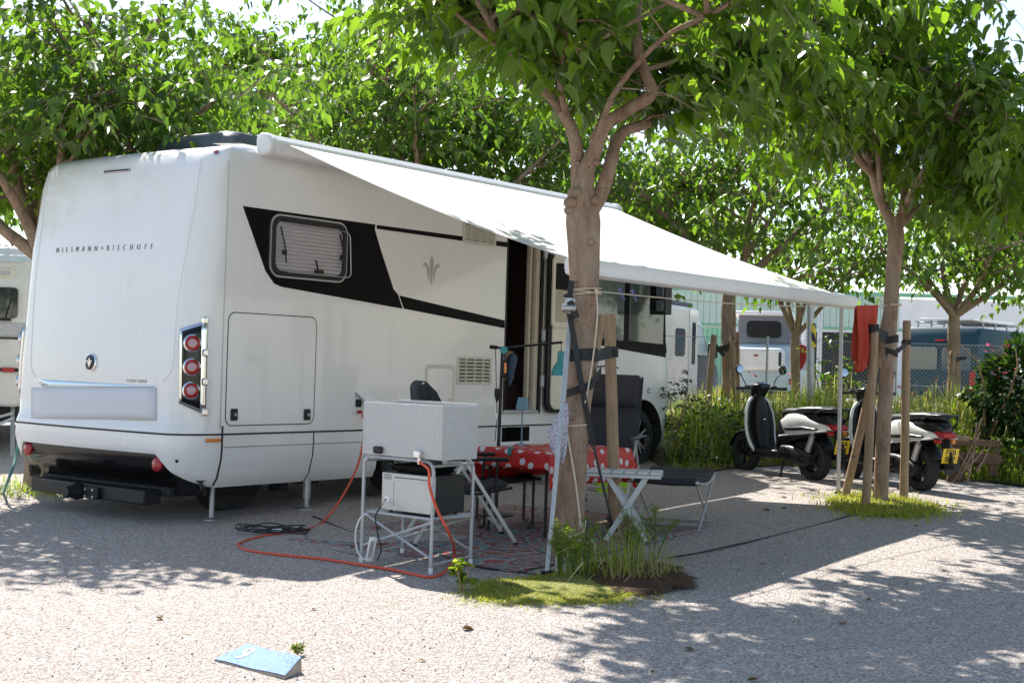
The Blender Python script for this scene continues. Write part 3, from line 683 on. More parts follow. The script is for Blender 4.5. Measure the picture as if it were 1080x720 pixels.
# wheels
def wheel(x, y, z, R, out):
    t = MB().lathe([(R*.62,-.11),(R*.9,-.12),(R*.985,-.095),(R,-.04),(R,.04),(R*.985,.095),(R*.9,.12),(R*.62,.11)], 40, (x,y,z), (0,1,0), cap=False).build('wheel', M['rubber'], mh)
    rim = MB().lathe([(R*.64,-.10),(R*.66,-.115),(R*.62,-.10),(R*.58,-.04),(R*.2,-.02),(0,-.02)], 40, (x,y,z), (0,-out,0), cap=False); 
    rim.build('rim', M['gloss'], t)
    sp = MB()
    for k in range(5):
        a = 2*math.pi*k/5+.3
        for da in (-.2,.2):
            c0 = V((math.cos(a+da*.4)*R*.15, 0, math.sin(a+da*.4)*R*.15)); c1_ = V((math.cos(a+da)*R*.6, 0, math.sin(a+da)*R*.6))
            sp.bar(V((x,y-out*-.085,z))+c0, V((x,y-out*-.095,z))+c1_, .022, .02, up=(0,1,0))
    sp.lathe([(R*.2,.06),(R*.2,.09),(R*.1,.10),(0,.10)], 20, (x,y,z), (0,out,0)); sp.build('spokes', M['alu'], t, bevel=.004)
wheel(6.85,.16,.37,.35,-1); wheel(2.55,.17,.27,.355,-1); wheel(6.85,W-.16,.37,.35,1); wheel(2.55,W-.17,.27,.355,1)
MB().lathe([(.10,-.1),(.31,-.1),(.33,-.06),(.33,.06),(.31,.1),(.1,.1)], 36, (.75,.62,.155), (.15,1,0)).build('spare_wheel', M['rubber'], mh)
jk1 = MB(); jk1.tube([(.18,.16,.13),(.18,.16,gz(*L2W(.18,.16)[:2])+.02)],.022,12); jk1.lathe([(.07,0),(.07,.012),(.03,.03)],20,(.18,.16,gz(*L2W(.18,.16)[:2]))); jk1.build('levelling_jack', M['steel'], mh)
jk2 = MB(); gq = gz(*L2W(1.2,.05)[:2]); jk2.tube([(1.2,.06,.14),(1.2,.06,gq+.10)],.035,14); jk2.tube([(1.2,.06,gq+.12),(1.2,.06,gq+.01)],.024,12); jk2.lathe([(.08,0),(.08,.012),(.03,.03)],20,(1.2,.06,gq)); jk2.build('levelling_jack', M['steel'], mh)
ax = MB(); ax.bb(1.05,1.16,.25,.4,.02,.13); ax.bb(1.35,1.6,.3,.5,.07,.12); ax.tube([(2.55,.3,.25),(2.55,W-.3,.25)],.06); ax.tube([(6.85,.3,.35),(6.85,W-.3,.35)],.06); ax.bb(1.8,7.3,.5,.62,.125,.2); ax.bb(1.8,7.3,W-.62,W-.5,.125,.2); ax.build('chassis', M['dark'], mh, bevel=.01)
# roof unit
ru = MB().loft([[(x, y, z) for x, y in rrect(.55+i,1.38-i,.5+i,1.55-i,.12)] for z, i in ((3.04,0),(3.17,.0),(3.215,.03),(3.235,.09),(3.24,.2))]).build('roof_unit', M['roof_d'], mh)
# ================================================================== AWNING
aw = thing('awning', 'cream vinyl awning rolled out from the motorhome roof to a white front rail', 'awning', (O[0], O[1], 0), ANG)
cs = MB(); prof = [(-.13,2.96),(-.15,3.02),(-.14,3.08),(-.09,3.125),(-.02,3.13),(.03,3.10),(.03,3.0),(-.03,2.94)]
cs.loft([[(x, y, z) for y, z in prof] for x in (.50,5.95)]); cs.build('case', M['white_p'], aw, bevel=.012)
for x in (.46, 5.99):
    MB().loft([[(x-.045, y*1.04, 3.03+(z-3.03)*1.08) for y, z in prof], [(x+.045, y*1.04, 3.03+(z-3.03)*1.08) for y, z in prof]]).build('end_cap', M['white_p'], aw, bevel=.03, seg=3)
def awf(u, v):
    xa = .62+(5.88-.62)*u; xb = .78+(5.88-.78)*u; sag = -.09*math.sin(math.pi*v)*(.5+.5*math.sin(math.pi*u))
    return (xa+(xb-xa)*v, -.10-2.93*v, 3.075+(2.015-3.075)*v+sag)
MB().grid(awf, 40, 24).build('fabric', M['awning'], aw, solid=.002, sharp=80)
ra = MB(); pr = [(-3.00,2.02),(-3.06,2.045),(-3.11,2.03),(-3.125,1.97),(-3.11,1.915),(-3.06,1.895),(-3.01,1.91),(-3.0,1.96)]
ra.loft([[(x, y, z) for y, z in pr] for x in (.74,5.9)]).build('front_rail', M['white_p'], aw, bevel=.01)
for x in (.74,5.9): MB().loft([[(x-.02, y, z) for y, z in pr], [(x+.025, y, z) for y, z in pr]]).build('rail_cap', M['white_p'], aw, bevel=.015)
va = MB(); va.loft([[(x, -2.99+.012*math.sin(x*9), 2.012) for x in np.linspace(.8,5.85,60)], [(x, -2.97+.02*math.sin(x*9+.6), 1.955) for x in np.linspace(.8,5.85,60)]], False, False); va.build('rail_flap', M['awning'], aw, solid=.003)
leg1 = W2L(G(577,605)); leg2 = W2L(G(884,520))
def leg(base, top):
    l = MB().bar(base, top, .030, .036).build('leg', M['alu'], aw, bevel=.006)
    MB().box(V(base)+V((0,0,.012)),(.09,.05,.024)).build('foot', M['black'], l, bevel=.006)
    return l
l1 = leg(leg1, V((.79,-3.05,1.90))); leg(leg2, V((leg2.x+.02,-3.05,1.90)))
MB().bar(V(leg1).lerp(V((.79,-3.05,1.90)),.55)+V((-.005,-.005,0)), V((.79,-3.05,1.92)), .036, .043).build('leg_sleeve', M['alu_w'], l1, bevel=.006)
# ================================================================== FOLIAGE
def unit(a): return a/np.maximum(np.linalg.norm(a, axis=1, keepdims=True), 1e-9)
_hl = [(.0,0,0),(.16,-.07,.05),(.31,.02,.09),(.37,.22,.12),(.33,.42,.12),(.30,.60,.09),(.17,.80,.05),(.09,.98,-.03)]
LEAF_NEAR = (np.array([(0,0,0),(0,.30,-.02),(0,.62,-.04),(0,1.20,-.16)]+[(x,y,z) for x,y,z in _hl[1:]]+[(-x,y,z) for x,y,z in _hl[1:]]),
             [(0,1,5,4),(1,6,5),(1,2,7,6),(2,8,7),(2,3,9,8),(3,10,9),(0,11,12,1),(1,12,13),(1,13,14,2),(2,14,15),(2,15,16,3),(3,16,17)])
LEAF_MID = (np.array([(0,0,0),(-.38,.28,.10),(-.22,.75,.06),(0,1.15,-.10),(.22,.75,.06),(.38,.28,.10)]), [(0,3,2,1),(0,5,4,3)])
LEAF_FAR = (np.array([(0,0,0),(-.48,.42,.10),(0,1.05,-.06),(.48,.42,.10)]), [(0,2,1),(0,3,2)])
def np_mesh(name, verts, faces_sizes, loops, tint, mat, parent=None, smooth=False):
    me = bpy.data.meshes.new(name); me.vertices.add(len(verts)); me.vertices.foreach_set('co', np.asarray(verts, np.float32).ravel())
    me.loops.add(len(loops)); me.loops.foreach_set('vertex_index', np.asarray(loops, np.int32))
    me.polygons.add(len(faces_sizes)); st = np.concatenate([[0], np.cumsum(faces_sizes)[:-1]]).astype(np.int32)
    me.polygons.foreach_set('loop_start', st)
    try: me.polygons.foreach_set('loop_total', np.asarray(faces_sizes, np.int32))
    except Exception: pass
    me.update(calc_edges=True); me.validate()
    if smooth: me.polygons.foreach_set('use_smooth', [True]*len(me.polygons))
    if tint is not None and len(tint) == len(me.polygons):
        at = me.attributes.new('tint', 'FLOAT', 'FACE'); at.data.foreach_set('value', np.asarray(tint, np.float32))
    me.materials.append(mat); o = bpy.data.objects.new(name, me); COL.objects.link(o)
    if parent is not None: o.parent = parent
    INV[o.name] = INV[parent.name] if parent is not None else Matrix.Identity(4)
    return o
def inst(name, tpl, P, Dr, N, S, mat, parent=None, world=True, tint=None):
    tv, tf = tpl; n = len(P)
    if parent is not None and world:
        l = np.array(parent.location); P = P-l
    y = unit(Dr); x = unit(np.cross(y, N)); z = np.cross(x, y)
    S = S[:, None, None]; cu = RNG.uniform(.1,2.6,n)[:,None,None]; wi = RNG.uniform(.75,1.2,n)[:,None,None]; tw = RNG.normal(0,.10,n)[:,None,None]
    vs = P[:, None, :] + S*((wi*tv[None,:,0,None]+tw*tv[None,:,1,None]**2)*x[:,None,:] + tv[None,:,1,None]*y[:,None,:] + cu*tv[None,:,2,None]*z[:,None,:])
    k = len(tv); loops1 = np.array([i for f in tf for i in f]); loops = (loops1[None,:]+k*np.arange(n)[:,None]).ravel()
    sizes = np.tile([len(f) for f in tf], n)
    if tint is None: tint = RNG.random(n)
    return np_mesh(name, vs.reshape(-1,3), sizes, loops, np.repeat(tint, len(tf)), mat, parent)
def shoots_from(limbs, n, L, rs, up=(-.2,.9), droop=.55, wts=None, start=.25):
    """arching leafy shoots growing from limb polylines -> list of polylines"""
    lens = [sum((V(l[i+1])-V(l[i])).length for i in range(len(l)-1)) for l in limbs]; tot = sum(lens); out = []
    for k in range(n):
        u = rs.random()*tot; j = 0
        while j < len(limbs)-1 and u > lens[j]: u -= lens[j]; j += 1
        l = limbs[j]; t = (start+(1-start)*rs.random()**.8)*(len(l)-1); i = min(int(t), len(l)-2); p = V(l[i]).lerp(V(l[i+1]), t-i)
        ax = (V(l[-1])-V(l[0])).normalized()
        az = rs.random()*2*math.pi; el = up[0]+(up[1]-up[0])*rs.random()
        d = V((math.cos(az)*math.cos(el), math.sin(az)*math.cos(el), math.sin(el)))+ax*.35; d.normalize()
        ln = L*(.55+.8*rs.random()); m = 7; pts = []
        for q in range(m):
            s_ = q/(m-1); pts.append(p+d*ln*s_+V((0,0,-droop*ln*s_*s_))+V((rs.random()-.5, rs.random()-.5, rs.random()-.5))*.03)
        out.append(pts)
    return out
def leaves_on(shoots, gap, size, rs, rng, keep=None, hang=.75, jit=.06):
    P, Dr, N, S = [], [], [], []
    for pts in shoots:
        sl = sum((pts[i+1]-pts[i]).length for i in range(len(pts)-1)); n = max(2, int(sl/gap))
        for k in range(n):
            t = (.12+.88*(k+rs.random()*.6)/n)*(len(pts)-1); i = min(int(t), len(pts)-2); p = pts[i].lerp(pts[i+1], min(1, t-i)); ax = (pts[i+1]-pts[i]).normalized()
            a = rs.random()*2*math.pi; o = V((math.cos(a), math.sin(a), (rs.random()-.5)*.6))
            o = (o-ax*o.dot(ax)*.5+ax*.35).normalized()
            q = p+o*jit
            if keep and not keep(q): continue
            d = o*(1-hang*rs.random())+V((0,0,-hang*(.3+.9*rs.random()))); P.append(q); Dr.append(d.normalized())
            N.append((V((0,0,1))*.8+o*.7+V((rs.random()-.5, rs.random()-.5, rs.random()-.5))*.9).normalized()); S.append(size*(.40+.85*rs.random()))
    return np.array(P), np.array(Dr), np.array(N), np.array(S)
def knob(mb, p, r, d): mb.ell(p, (r, r, r*.8), 10, 6)
def tree(name, label, base, trunk, limbs, nshoot, L, gap, leafsize, tpl, seed, group, keep=None, up=(-.2,.9), droop=.55, hang=.75, mat='leaf', ext=None, cat='tree', start=.25, twig=.006, ext_knots=None):
    rs = random.Random(seed); rng = np.random.default_rng(seed)
    root = thing(name, label, cat, base, 0, group)
    tb = MB(); pts, rr = trunk; tb.tube(cr(pts, 6), rr, 18)
    for lp, lr in limbs: tb.tube(cr(lp, 5), lr, 11)
    for lp, lr in limbs:
        for q in range(2):
            t = rs.random()*(len(lp)-1)*.7; i = int(t); p = V(lp[i]).lerp(V(lp[i+1]), t-i); knob(tb, p+V((rs.random()-.5, -.5, rs.random()-.5)).normalized()*lr[0]*.75, lr[0]*.42, None)
    for kx, r_ in (ext_knots or []): knob(tb, kx, r_, None)
    o = tb.build('trunk', M['bark'], root, world=True, sharp=60)
    secondary = []
    for lp, lr in limbs:
        c = [V(p) for p in cr(lp, 4)]; secondary.append(c)
        for q in range(ext if ext is not None else 4):
            t = (.45+.55*rs.random())*(len(c)-1); i = min(int(t), len(c)-2); p = c[i].lerp(c[i+1], t-i)
            az = rs.random()*2*math.pi; d = V((math.cos(az), math.sin(az), .15+.5*rs.random())).normalized(); ln = (.7+.9*rs.random())*L
            s = [p+d*ln*k/4+V((0,0,.12*ln*(k/4)**2)) for k in range(5)]; secondary.append(s)
    tw = MB()
    for s in secondary[:]:
        if len(s) == 5: tw.tube(s, [.022, .008], 6)
    sh = shoots_from(secondary, nshoot, L, rs, up, droop, start=start)
    for s in sh:
        if keep is None or keep(s[3]): tw.tube(s[:6], [twig, twig*.35], 3, cap=False)
    tw.build('branches', M['bark'], root, world=True, sharp=80, recalc=False)
    P, Dr, N, S = leaves_on(sh, gap, leafsize, rs, rng, keep, hang)
    cl = np.clip(.5*rng.random(len(P))+.25+.32*np.sin(P[:,0]*4.1+seed)*np.sin(P[:,1]*3.7+P[:,2]*2.9), 0, 1)
    inst('crown', tpl, P, Dr, N, S, M[mat], root, True, cl)
    return root
def pp(pts, Y):
    return [D(a, b, Y if len(r) == 0 else r[0]) for a, b, *r in pts]
GT = 'shade trees with leafy crowns'
# ---- foreground tree
b1 = G(600, 585); Y1 = b1.y
tr1 = ([b1+V((-.02,0,-.1)), D(599,560,Y1), D(604,490,Y1), D(612,380,Y1), D(616,300,Y1), D(615,235,Y1), D(613,200,Y1)], [.145,.118,.105,.098,.108,.128,.10])
l1_ = [(pp([(612,225),(610,183),(607,150),(598,125),(582,102,Y1-.2),(556,72,Y1-.5),(533,47,Y1-.7),(503,0,Y1-.9),(470,-60,Y1-1.0)],Y1), [.068,.052,.046,.044,.036,.026,.018]),
      (pp([(615,225),(618,183),(627,160),(637,134),(663,115),(687,99),(680,76),(673,50),(671,0),(660,-80)],Y1-.05), [.078,.062,.052,.048,.044,.038,.034,.018]),
      (pp([(622,222),(633,205),(642,180),(648,156,Y1+.1),(658,139,Y1+.2),(680,131,Y1+.4),(702,116,Y1+.6),(735,96,Y1+.8),(787,66,Y1+1.0),(830,30,Y1+1.1)],Y1), [.070,.056,.048,.044,.040,.034,.028,.018]),
      (pp([(624,150),(640,110),(650,60,Y1+.8),(640,0,Y1+1.3),(620,-70,Y1+1.8)],Y1+.3), [.026,.018,.010]),
      (pp([(632,140),(650,95,Y1-.6),(700,40,Y1-1.1),(760,10,Y1-1.5),(800,-20,Y1-1.7)],Y1-.2), [.024,.016,.009]),
      (pp([(598,125),(590,80,Y1-.6),(600,20,Y1-1.1),(590,-40,Y1-1.4)],Y1), [.026,.018,.010]),
      (pp([(582,102),(540,80,Y1+.5),(490,40,Y1+.9),(430,-10,Y1+1.2)],Y1), [.026,.018,.010])]
def lowlim(tab, Yn):
    """lowest height for leaves as a smooth function of x (metres), keeps the underside of a crown ragged"""
    xs = [D(a, b, Yn).x for a, b in tab]; zz = [D(a, b, Yn).z for a, b in tab]
    def f(x): return float(np.interp(x, xs, zz))
    return f
low1 = lowlim([(345,-10),(400,5),(445,30),(500,75),(540,115),(580,125),(620,120),(660,95),(700,135),(760,160),(800,150),(850,90)], Y1)
_lim = [V(q) for q in cr(l1_[1][0], 4)]
def k1(p):
    if p.z <= low1(p.x)+.03*math.sin(p.x*17+p.y*11): return False
    for a in _lim:
        if abs(p.z-a.z) < .2 and abs(p.x-a.x) < .12 and p.y < a.y+.05: return False
    return True
tree('mulberry_tree', 'nearest tree, forked trunk in front of the awning, a stake strapped to it', tuple(b1), tr1, l1_, 600, .92, .048, .130, LEAF_NEAR, 3, GT, k1, up=(-.1,1.0), droop=.6, hang=.6, ext_knots=[(D(603,214,Y1-.07), .062),(D(607,203,Y1-.10), .05),(D(601,222,Y1-.05),.045),(D(628,212,Y1-.08),.05),(D(606,300,Y1-.09),.035),(D(622,255,Y1-.10),.04),(D(604,440,Y1-.09),.03)])
# ---- right tree
b2 = G(928, 530); Y2 = b2.y
tr2 = ([b2+V((0,0,-.1)), D(929,520,Y2), D(932,450,Y2), D(937,370,Y2), D(941,300,Y2), D(945,250,Y2), D(943,228,Y2)], [.085,.072,.07,.068,.07,.08,.06])
l2_ = [(pp([(945,255),(940,235),(928,210),(921,185),(913,160),(903,140),(885,100),(860,50),(840,0)],Y2), [.06,.05,.045,.04,.03,.02]),
      (pp([(945,250),(951,225),(956,190,Y2+.2),(965,150,Y2+.4),(985,110,Y2+.6),(1010,60,Y2+.8),(1030,10,Y2+.9)],Y2), [.046,.034,.026,.014]),
      (pp([(948,240),(975,215),(1005,209),(1030,195,Y2-.3),(1060,160,Y2-.5),(1095,120,Y2-.6)],Y2), [.034,.028,.02,.012]),
      (pp([(921,185),(890,150,Y2+.5),(850,120,Y2+.9),(800,105,Y2+1.2),(760,90,Y2+1.4)],Y2), [.04,.03,.02]),
      (pp([(921,185),(880,140,Y2-.7),(840,100,Y2-1.2),(800,60,Y2-1.6),(770,20,Y2-1.8)],Y2), [.04,.03,.02]),
      (pp([(951,225),(975,180,Y2-.6),(1000,130,Y2-1.2),(1020,90,Y2-1.6)],Y2), [.04,.03,.02]),
      (pp([(930,210),(925,140,Y2-.3),(930,70,Y2-.5),(940,0,Y2-.5),(945,-60,Y2-.5)],Y2), [.03,.02,.012])]
low2 = lowlim([(740,60),(780,130),(815,165),(850,172),(878,160),(903,138),(925,152),(945,225),(960,258),(1000,255),(1040,240),(1080,235),(1130,200)], Y2)
k2 = lambda p: p.z > low2(p.x)-.06+.1*math.sin(p.x*9+p.y*7) and not (p.z > D(0,55,Y2).z+.3*(D(1010,0,Y2).x-p.x)*4 and p.x > D(1010,0,Y2).x and p.z > D(0,70,Y2).z)
tree('mulberry_tree', 'slender leaning tree with three stakes around it and the red towel beside it', tuple(b2), tr2, l2_, 780, .98, .048, .118, LEAF_NEAR, 5, GT, k2, up=(-.55,.9), droop=.85, hang=.6)
# ---- trees behind
def backtree(label, bx, by, zs_, limbdef, ns, seed, L=1.15, size=.17, gap=.085, tpl=LEAF_MID, keep=None, tr=.12, lean=(0,0), group=GT, mat='leaf_far', droop=.6, up=(-.2,.9)):
    z0 = gz(bx, by); b = V((bx, by, z0)); top = V((bx+lean[0], by+lean[1], z0+zs_))
    trk = ([b+V((0,0,-.1)), b.lerp(top,.05), b.lerp(top,.4)+V((.03,0,0)), b.lerp(top,.8), top], [tr*1.3,tr*1.05,tr*.95,tr,tr*.8])
    lm = []
    for az, el, ln in limbdef:
        d = V((math.cos(rad(az))*math.cos(rad(el)), math.sin(rad(az))*math.cos(rad(el)), math.sin(rad(el)))); s = V((-d.y, d.x, 0))*.12
        lm.append(([top-V((0,0,.08)), top+d*ln*.33+s, top+d*ln*.66+V((0,0,.1)), top+d*ln+V((0,0,.05*ln))], [tr*.6, tr*.45, tr*.3, tr*.15]))
    return tree('mulberry_tree', label, tuple(b), trk, lm, ns, L, gap, size, tpl, seed, group, keep, up=up, droop=droop, mat=mat)
def kz(tab, Yn):
    f = lowlim(tab, Yn); return lambda p: p.z > f(p.x)+.06*math.sin(p.x*8+p.y*5)
r6 = [(0,35,1.9),(60,50,1.8),(125,40,2.0),(185,32,2.0),(245,45,1.8),(305,38,1.9),(20,70,1.6)]
backtree('tree behind the left rear corner of the motorhome, between two short stakes', -4.69, 13.96, 2.35, [(172,30,1.7),(25,42,2.0),(60,55,2.0),(110,40,2.2),(230,50,1.5),(300,55,1.6),(150,62,2.0),(340,35,2.4),(20,66,2.6),(80,72,2.6)], 560, 21, L=1.15, size=.125, gap=.07, keep=lambda p: p.z > 2.55+.12*math.sin(p.x*6) and not (p.y < 13 and p.z < 3.1))
backtree('tree behind the motorhome, showing its dark bent limb above the middle of the roof', -1.2, 20.2, 2.5, [(150,50,2.8),(100,62,3.2),(20,45,2.8),(200,42,3.2),(260,52,2.4),(330,38,2.6),(60,50,2.8),(170,70,3.4),(230,64,3.2)], 760, 22, L=1.3, size=.135, gap=.07)
backtree('tree seen through the gap of sky left of the middle, farther back than its neighbours', -4.6, 26.0, 3.2, [(0,48,4.0),(60,55,3.8),(130,45,3.6),(190,42,3.8),(250,50,3.4),(310,48,3.8),(20,70,4.6),(200,68,4.4)], 900, 23, L=1.4, size=.15, gap=.08)
backtree('tree with thick pale trunk in the tall grass, strapped to stakes near white campers', 3.08, 20.0, 2.35, [(160,48,1.7),(30,50,1.9),(100,55,2.0),(200,38,2.0),(280,45,1.7),(340,35,2.1)], 380, 24, L=1.2, size=.125, tr=.105, keep=kz([(600,330),(700,322),(760,318),(800,322),(860,330),(900,325)], 20.))
backtree('thin forked tree in front of the red jacket on the fence', 4.45, 22.0, 1.75, [(150,62,1.6),(35,60,1.6),(90,55,1.8),(250,50,1.4),(330,45,1.5)], 150, 25, L=1.0, size=.125, tr=.075, keep=kz([(760,320),(820,322),(900,318),(950,300)], 22.))
backtree('tree with a forked trunk in front of the dark teal van', 7.0, 22.2, 2.15, [(155,50,1.6),(40,48,1.7),(95,60,1.8),(200,30,1.8),(290,40,1.6),(345,30,2.0)], 300, 26, L=1.15, size=.13, tr=.10, keep=kz([(900,330),(960,310),(1000,318),(1060,335),(1120,330)], 22.2))
backtree('tree at the right edge behind the flowering bush', 10.6, 27.0, 2.3, [(150,45,1.9),(40,48,2.0),(95,60,2.0),(210,35,2.2),(290,40,1.9),(345,35,2.2)], 380, 27, L=1.3, size=.15, tr=.12)
backtree('far tree behind the awning, above the pop-top camper', 1.8, 29.0, 2.6, [(150,45,2.4),(40,48,2.4),(95,60,2.4),(210,35,2.6),(290,40,2.2),(345,35,2.6)], 480, 28, L=1.5, size=.18, tr=.14, gap=.09)
backtree('far tree above the rear roof edge of the motorhome', -9.2, 20.5, 2.6, [(150,45,2.2),(40,48,2.2),(95,60,2.2),(210,35,2.4),(290,40,2.2),(345,35,2.4),(10,65,2.8),(60,70,3.0)], 480, 29, L=1.4, size=.16, tr=.14)
# ---- bush with pink flowers on the right
bb_ = G(1046, 502); bu = thing('flowering_bush', 'dark green bush with small pink flowers at the right edge behind the wooden rack', 'bush', tuple(bb_))
rs = random.Random(91); st = MB(); lim = []
for k in range(7):
    a = 2*math.pi*k/7; e = bb_+V((math.cos(a)*.35+.15, math.sin(a)*.35, .75+.3*rs.random())); pts = cr([bb_+V((math.cos(a)*.06, math.sin(a)*.06, -.05)), bb_+V((math.cos(a)*.05-.06, math.sin(a)*.1, .4)), e], 4); st.tube(pts, [.03,.012], 7); lim.append(pts)
    e2 = e+V((math.cos(a)*.35, math.sin(a)*.35, .45)); p2 = [e, e.lerp(e2,.5)+V((.05,0,.05)), e2]; lim.append(p2); st.tube(p2, [.014,.006], 5)
st.build('stems', M['stakewood'], bu, world=True)
P, Dr, N, S = [], [], [], []
cen = D(1080, 423, bb_.y)
def blob(n, c, r, sz, hang=.4):
    P, Dr, N, S = [], [], [], []
    for k in range(n):
        d = V((rs.gauss(0,1), rs.gauss(0,1), rs.gauss(0,1))).normalized(); f = (.55+.45*rs.random()**.5)*(1+.16*math.sin(d.x*6+d.z*9)+.12*math.sin(d.y*8-d.z*5))
        P.append(V(c)+V((d.x*r[0], d.y*r[1], d.z*r[2]))*f); Dr.append((d+V((rs.random()-.5, rs.random()-.5, -hang))).normalized()); N.append((d*.6+V((0,0,1))+V((rs.random()-.5, rs.random()-.5, 0))).normalized()); S.append(sz*(.6+.7*rs.random()))
    return np.array(P), np.array(Dr), np.array(N), np.array(S)
P, Dr, N, S = blob(3900, cen, (.55,.5,.60), .085)
inst('foliage', LEAF_MID, P, Dr, N, S, M['leaf_bush'], bu)
P, Dr, N, S = blob(70, cen+V((-.05,-.1,.42)), (.45,.4,.3), .05, 0.)
stuff(inst('flowers', LEAF_MID, P, Dr, N, S, M['flower'], bu))
# ================================================================== GROUND
def sheet(fn, xs, ys): 
    m = MB(); m.add([V((x, y, fn(x, y))) for x in xs for y in ys], [(i*len(ys)+j,(i+1)*len(ys)+j,(i+1)*len(ys)+j+1,i*len(ys)+j+1) for i in range(len(xs)-1) for j in range(len(ys)-1)]); return m
xs = sorted(set([-300,-120,-60,-30]+list(np.linspace(-16,18,80))+[30,60,120,300])); ys = sorted(set([-40,-15,-5]+list(np.linspace(0,26,80))+[35,60,120,400]))
def groundz(x, y): return gz(x, y)+(.012*math.sin(x*1.7+y*.9)+.009*math.sin(x*.8-y*2.1) if -16 < x < 18 and 0 < y < 26 else 0)*0.7
struct(sheet(groundz, xs, ys).build('ground', M['gravel'], sharp=80))
# loose pebbles near the camera
n = 5200; px = RNG.uniform(-3.4, 3.6, n); py = 5.6+RNG.random(n)**1.6*6.0
P = np.stack([px, py, np.array([groundz(a, b) for a, b in zip(px, py)])+.001], 1); S = .003+.006*RNG.random(n)**2
PEB = (np.array([(1,0,.1),(.35,.85,.15),(-.7,.65,.05),(-.95,-.2,.1),(-.2,-.9,.1),(.65,-.7,.05),(.25,.15,.75),(-.3,-.1,.65)]), [(0,1,6),(1,2,7,6),(2,3,7),(3,4,7),(4,5,6,7),(5,0,6)])
a = RNG.random(n)*6.28; Dr = np.stack([np.cos(a), np.sin(a), 0*a], 1); N = np.tile([0,0,1.], (n,1))+.3*(RNG.random((n,3))-.5)
stuff(inst('pebbles', PEB, P, Dr, N, S, M['pebble'], None), 'loose pale pebbles scattered over the gravel pitch', 'pebbles')
# fallen leaves and litter
n = 70; px = RNG.uniform(-3.5, 5, n); py = RNG.uniform(5.8, 14, n); P = np.stack([px, py, np.array([groundz(a, b) for a, b in zip(px, py)])+.008], 1); a = RNG.random(n)*6.28
M['dry'] = m_leaf('dry_fallen_leaf', (.12,.07,.03), (.25,.16,.06), .2, (1,1,1), .2)
stuff(inst('fallen_leaves', LEAF_MID, P, np.stack([np.cos(a), np.sin(a), .05+0*a], 1), np.tile([0,.05,1.], (n,1)), .02+.05*RNG.random(n), M['dry'], None), 'dry brown leaves lying here and there on the gravel', 'leaf litter')
# verge: earth bank behind the scooters
edge = [G(655,470), G(690,487), G(703,496), G(735,499), G(762,494), G(800,492), G(880,494), G(940,497), G(985,506), G(1030,508), G(1085,512)]
ex_ = [p.x for p in edge]; ey_ = [p.y for p in edge]
def edgey(x): return float(np.interp(x, ex_, ey_))+.12*math.sin(x*4.1)+.06*math.sin(x*9.7)
def vz(x, y):
    d = y-edgey(x); return gz(x, y)+.012+min(.16, max(0, d)*.12)*(1 if d < 6 else 1)
vxs = list(np.linspace(1.1, 9.5, 70)); m = MB(); tt = [0,.05,.1,.2,.35,.6,1]
vv = [V((x, edgey(x)+(24.6-edgey(x))*t, vz(x, edgey(x)+(24.6-edgey(x))*t))) for x in vxs for t in tt]
m.add(vv, [(i*7+j,(i+1)*7+j,(i+1)*7+j+1,i*7+j+1) for i in range(69) for j in range(6)]); struct(m.build('verge', M['verge'], sharp=80))
def blades(name, P, Hh, Wd, lean, mat, parent=None, bend=.5):
    n = len(P); a = RNG.random(n)*6.283; d = np.stack([np.cos(a), np.sin(a), 0*a], 1); s = np.stack([-np.sin(a), np.cos(a), 0*a], 1)
    ln = (lean*RNG.random(n)**1.2)[:, None]; Hh = Hh[:, None]; Wd = Wd[:, None]; z = np.array([[0,0,1.]])
    p1 = P+z*Hh*.5+d*Hh*ln*.25; p2 = P+z*Hh*(.86-.12*ln)+d*Hh*ln*.62; p3 = P+z*Hh*(1-.42*ln)+d*Hh*ln*1.05
    vs = np.stack([P-s*Wd, P+s*Wd, p1-s*Wd*.85, p1+s*Wd*.85, p2-s*Wd*.5, p2+s*Wd*.5, p3], 1)
    if parent is not None: vs = vs-np.array(parent.location)
    f = [(0,1,3,2),(2,3,5,4),(4,5,6)]; l1 = np.array([i for q in f for i in q]); loops = (l1[None,:]+7*np.arange(n)[:,None]).ravel()
    return np_mesh(name, vs.reshape(-1,3), np.tile([4,4,3], n), loops, np.repeat(RNG.random(n), 3), M[mat], parent)
n = 32000; px = RNG.uniform(1.3, 8.8, n); dd = RNG.random(n)**1.5*7.2+.05; py = np.array([edgey(x) for x in px])+dd
def onverge(x, y):
    q = V((x, y, .05-H)); pxl = CX+F*q.dot(CR)/q.dot(CF); l = W2L((x, y, 0)); return pxl > 703+7*math.sin(y*5) and not (l.x < 8.15 and l.y > -.22)
kp_ = np.array([onverge(a, b) for a, b in zip(px, py)]); px, py, dd = px[kp_], py[kp_], dd[kp_]; n = len(px)
P = np.stack([px, py, np.array([vz(x, y) for x, y in zip(px, py)])], 1)
clump = .62+.5*np.sin(px*3.1+py*1.7)*np.sin(py*2.3-px*1.1); hh = np.clip(.20+.40*np.minimum(dd/1.0, 1)*(.5+clump), .1, .85)*(.6+.6*RNG.random(n)); hh *= np.clip(.62+.18*(px-1.6), .6, 1.0)*np.where(dd > 3, .8, 1)*np.clip(.35+dd*.8, .35, 1)*(.75+.45*RNG.random(n))
thin_ = RNG.random(n) < np.where(px < 2.7, .55, 1.); P, hh, px, py, n = P[thin_], hh[thin_], px[thin_], py[thin_], int(thin_.sum())
sel = RNG.random(n) < .42+.25*np.sin(px*1.3+1)*np.sin(py*1.1)
stuff(blades('dry_grass', P[sel], hh[sel]*1.12, np.full(sel.sum(), .0045)+.003*RNG.random(sel.sum()), 1.25, 'grass'), 'tall straw-tipped grass growing on the bank behind the scooters', 'grass')
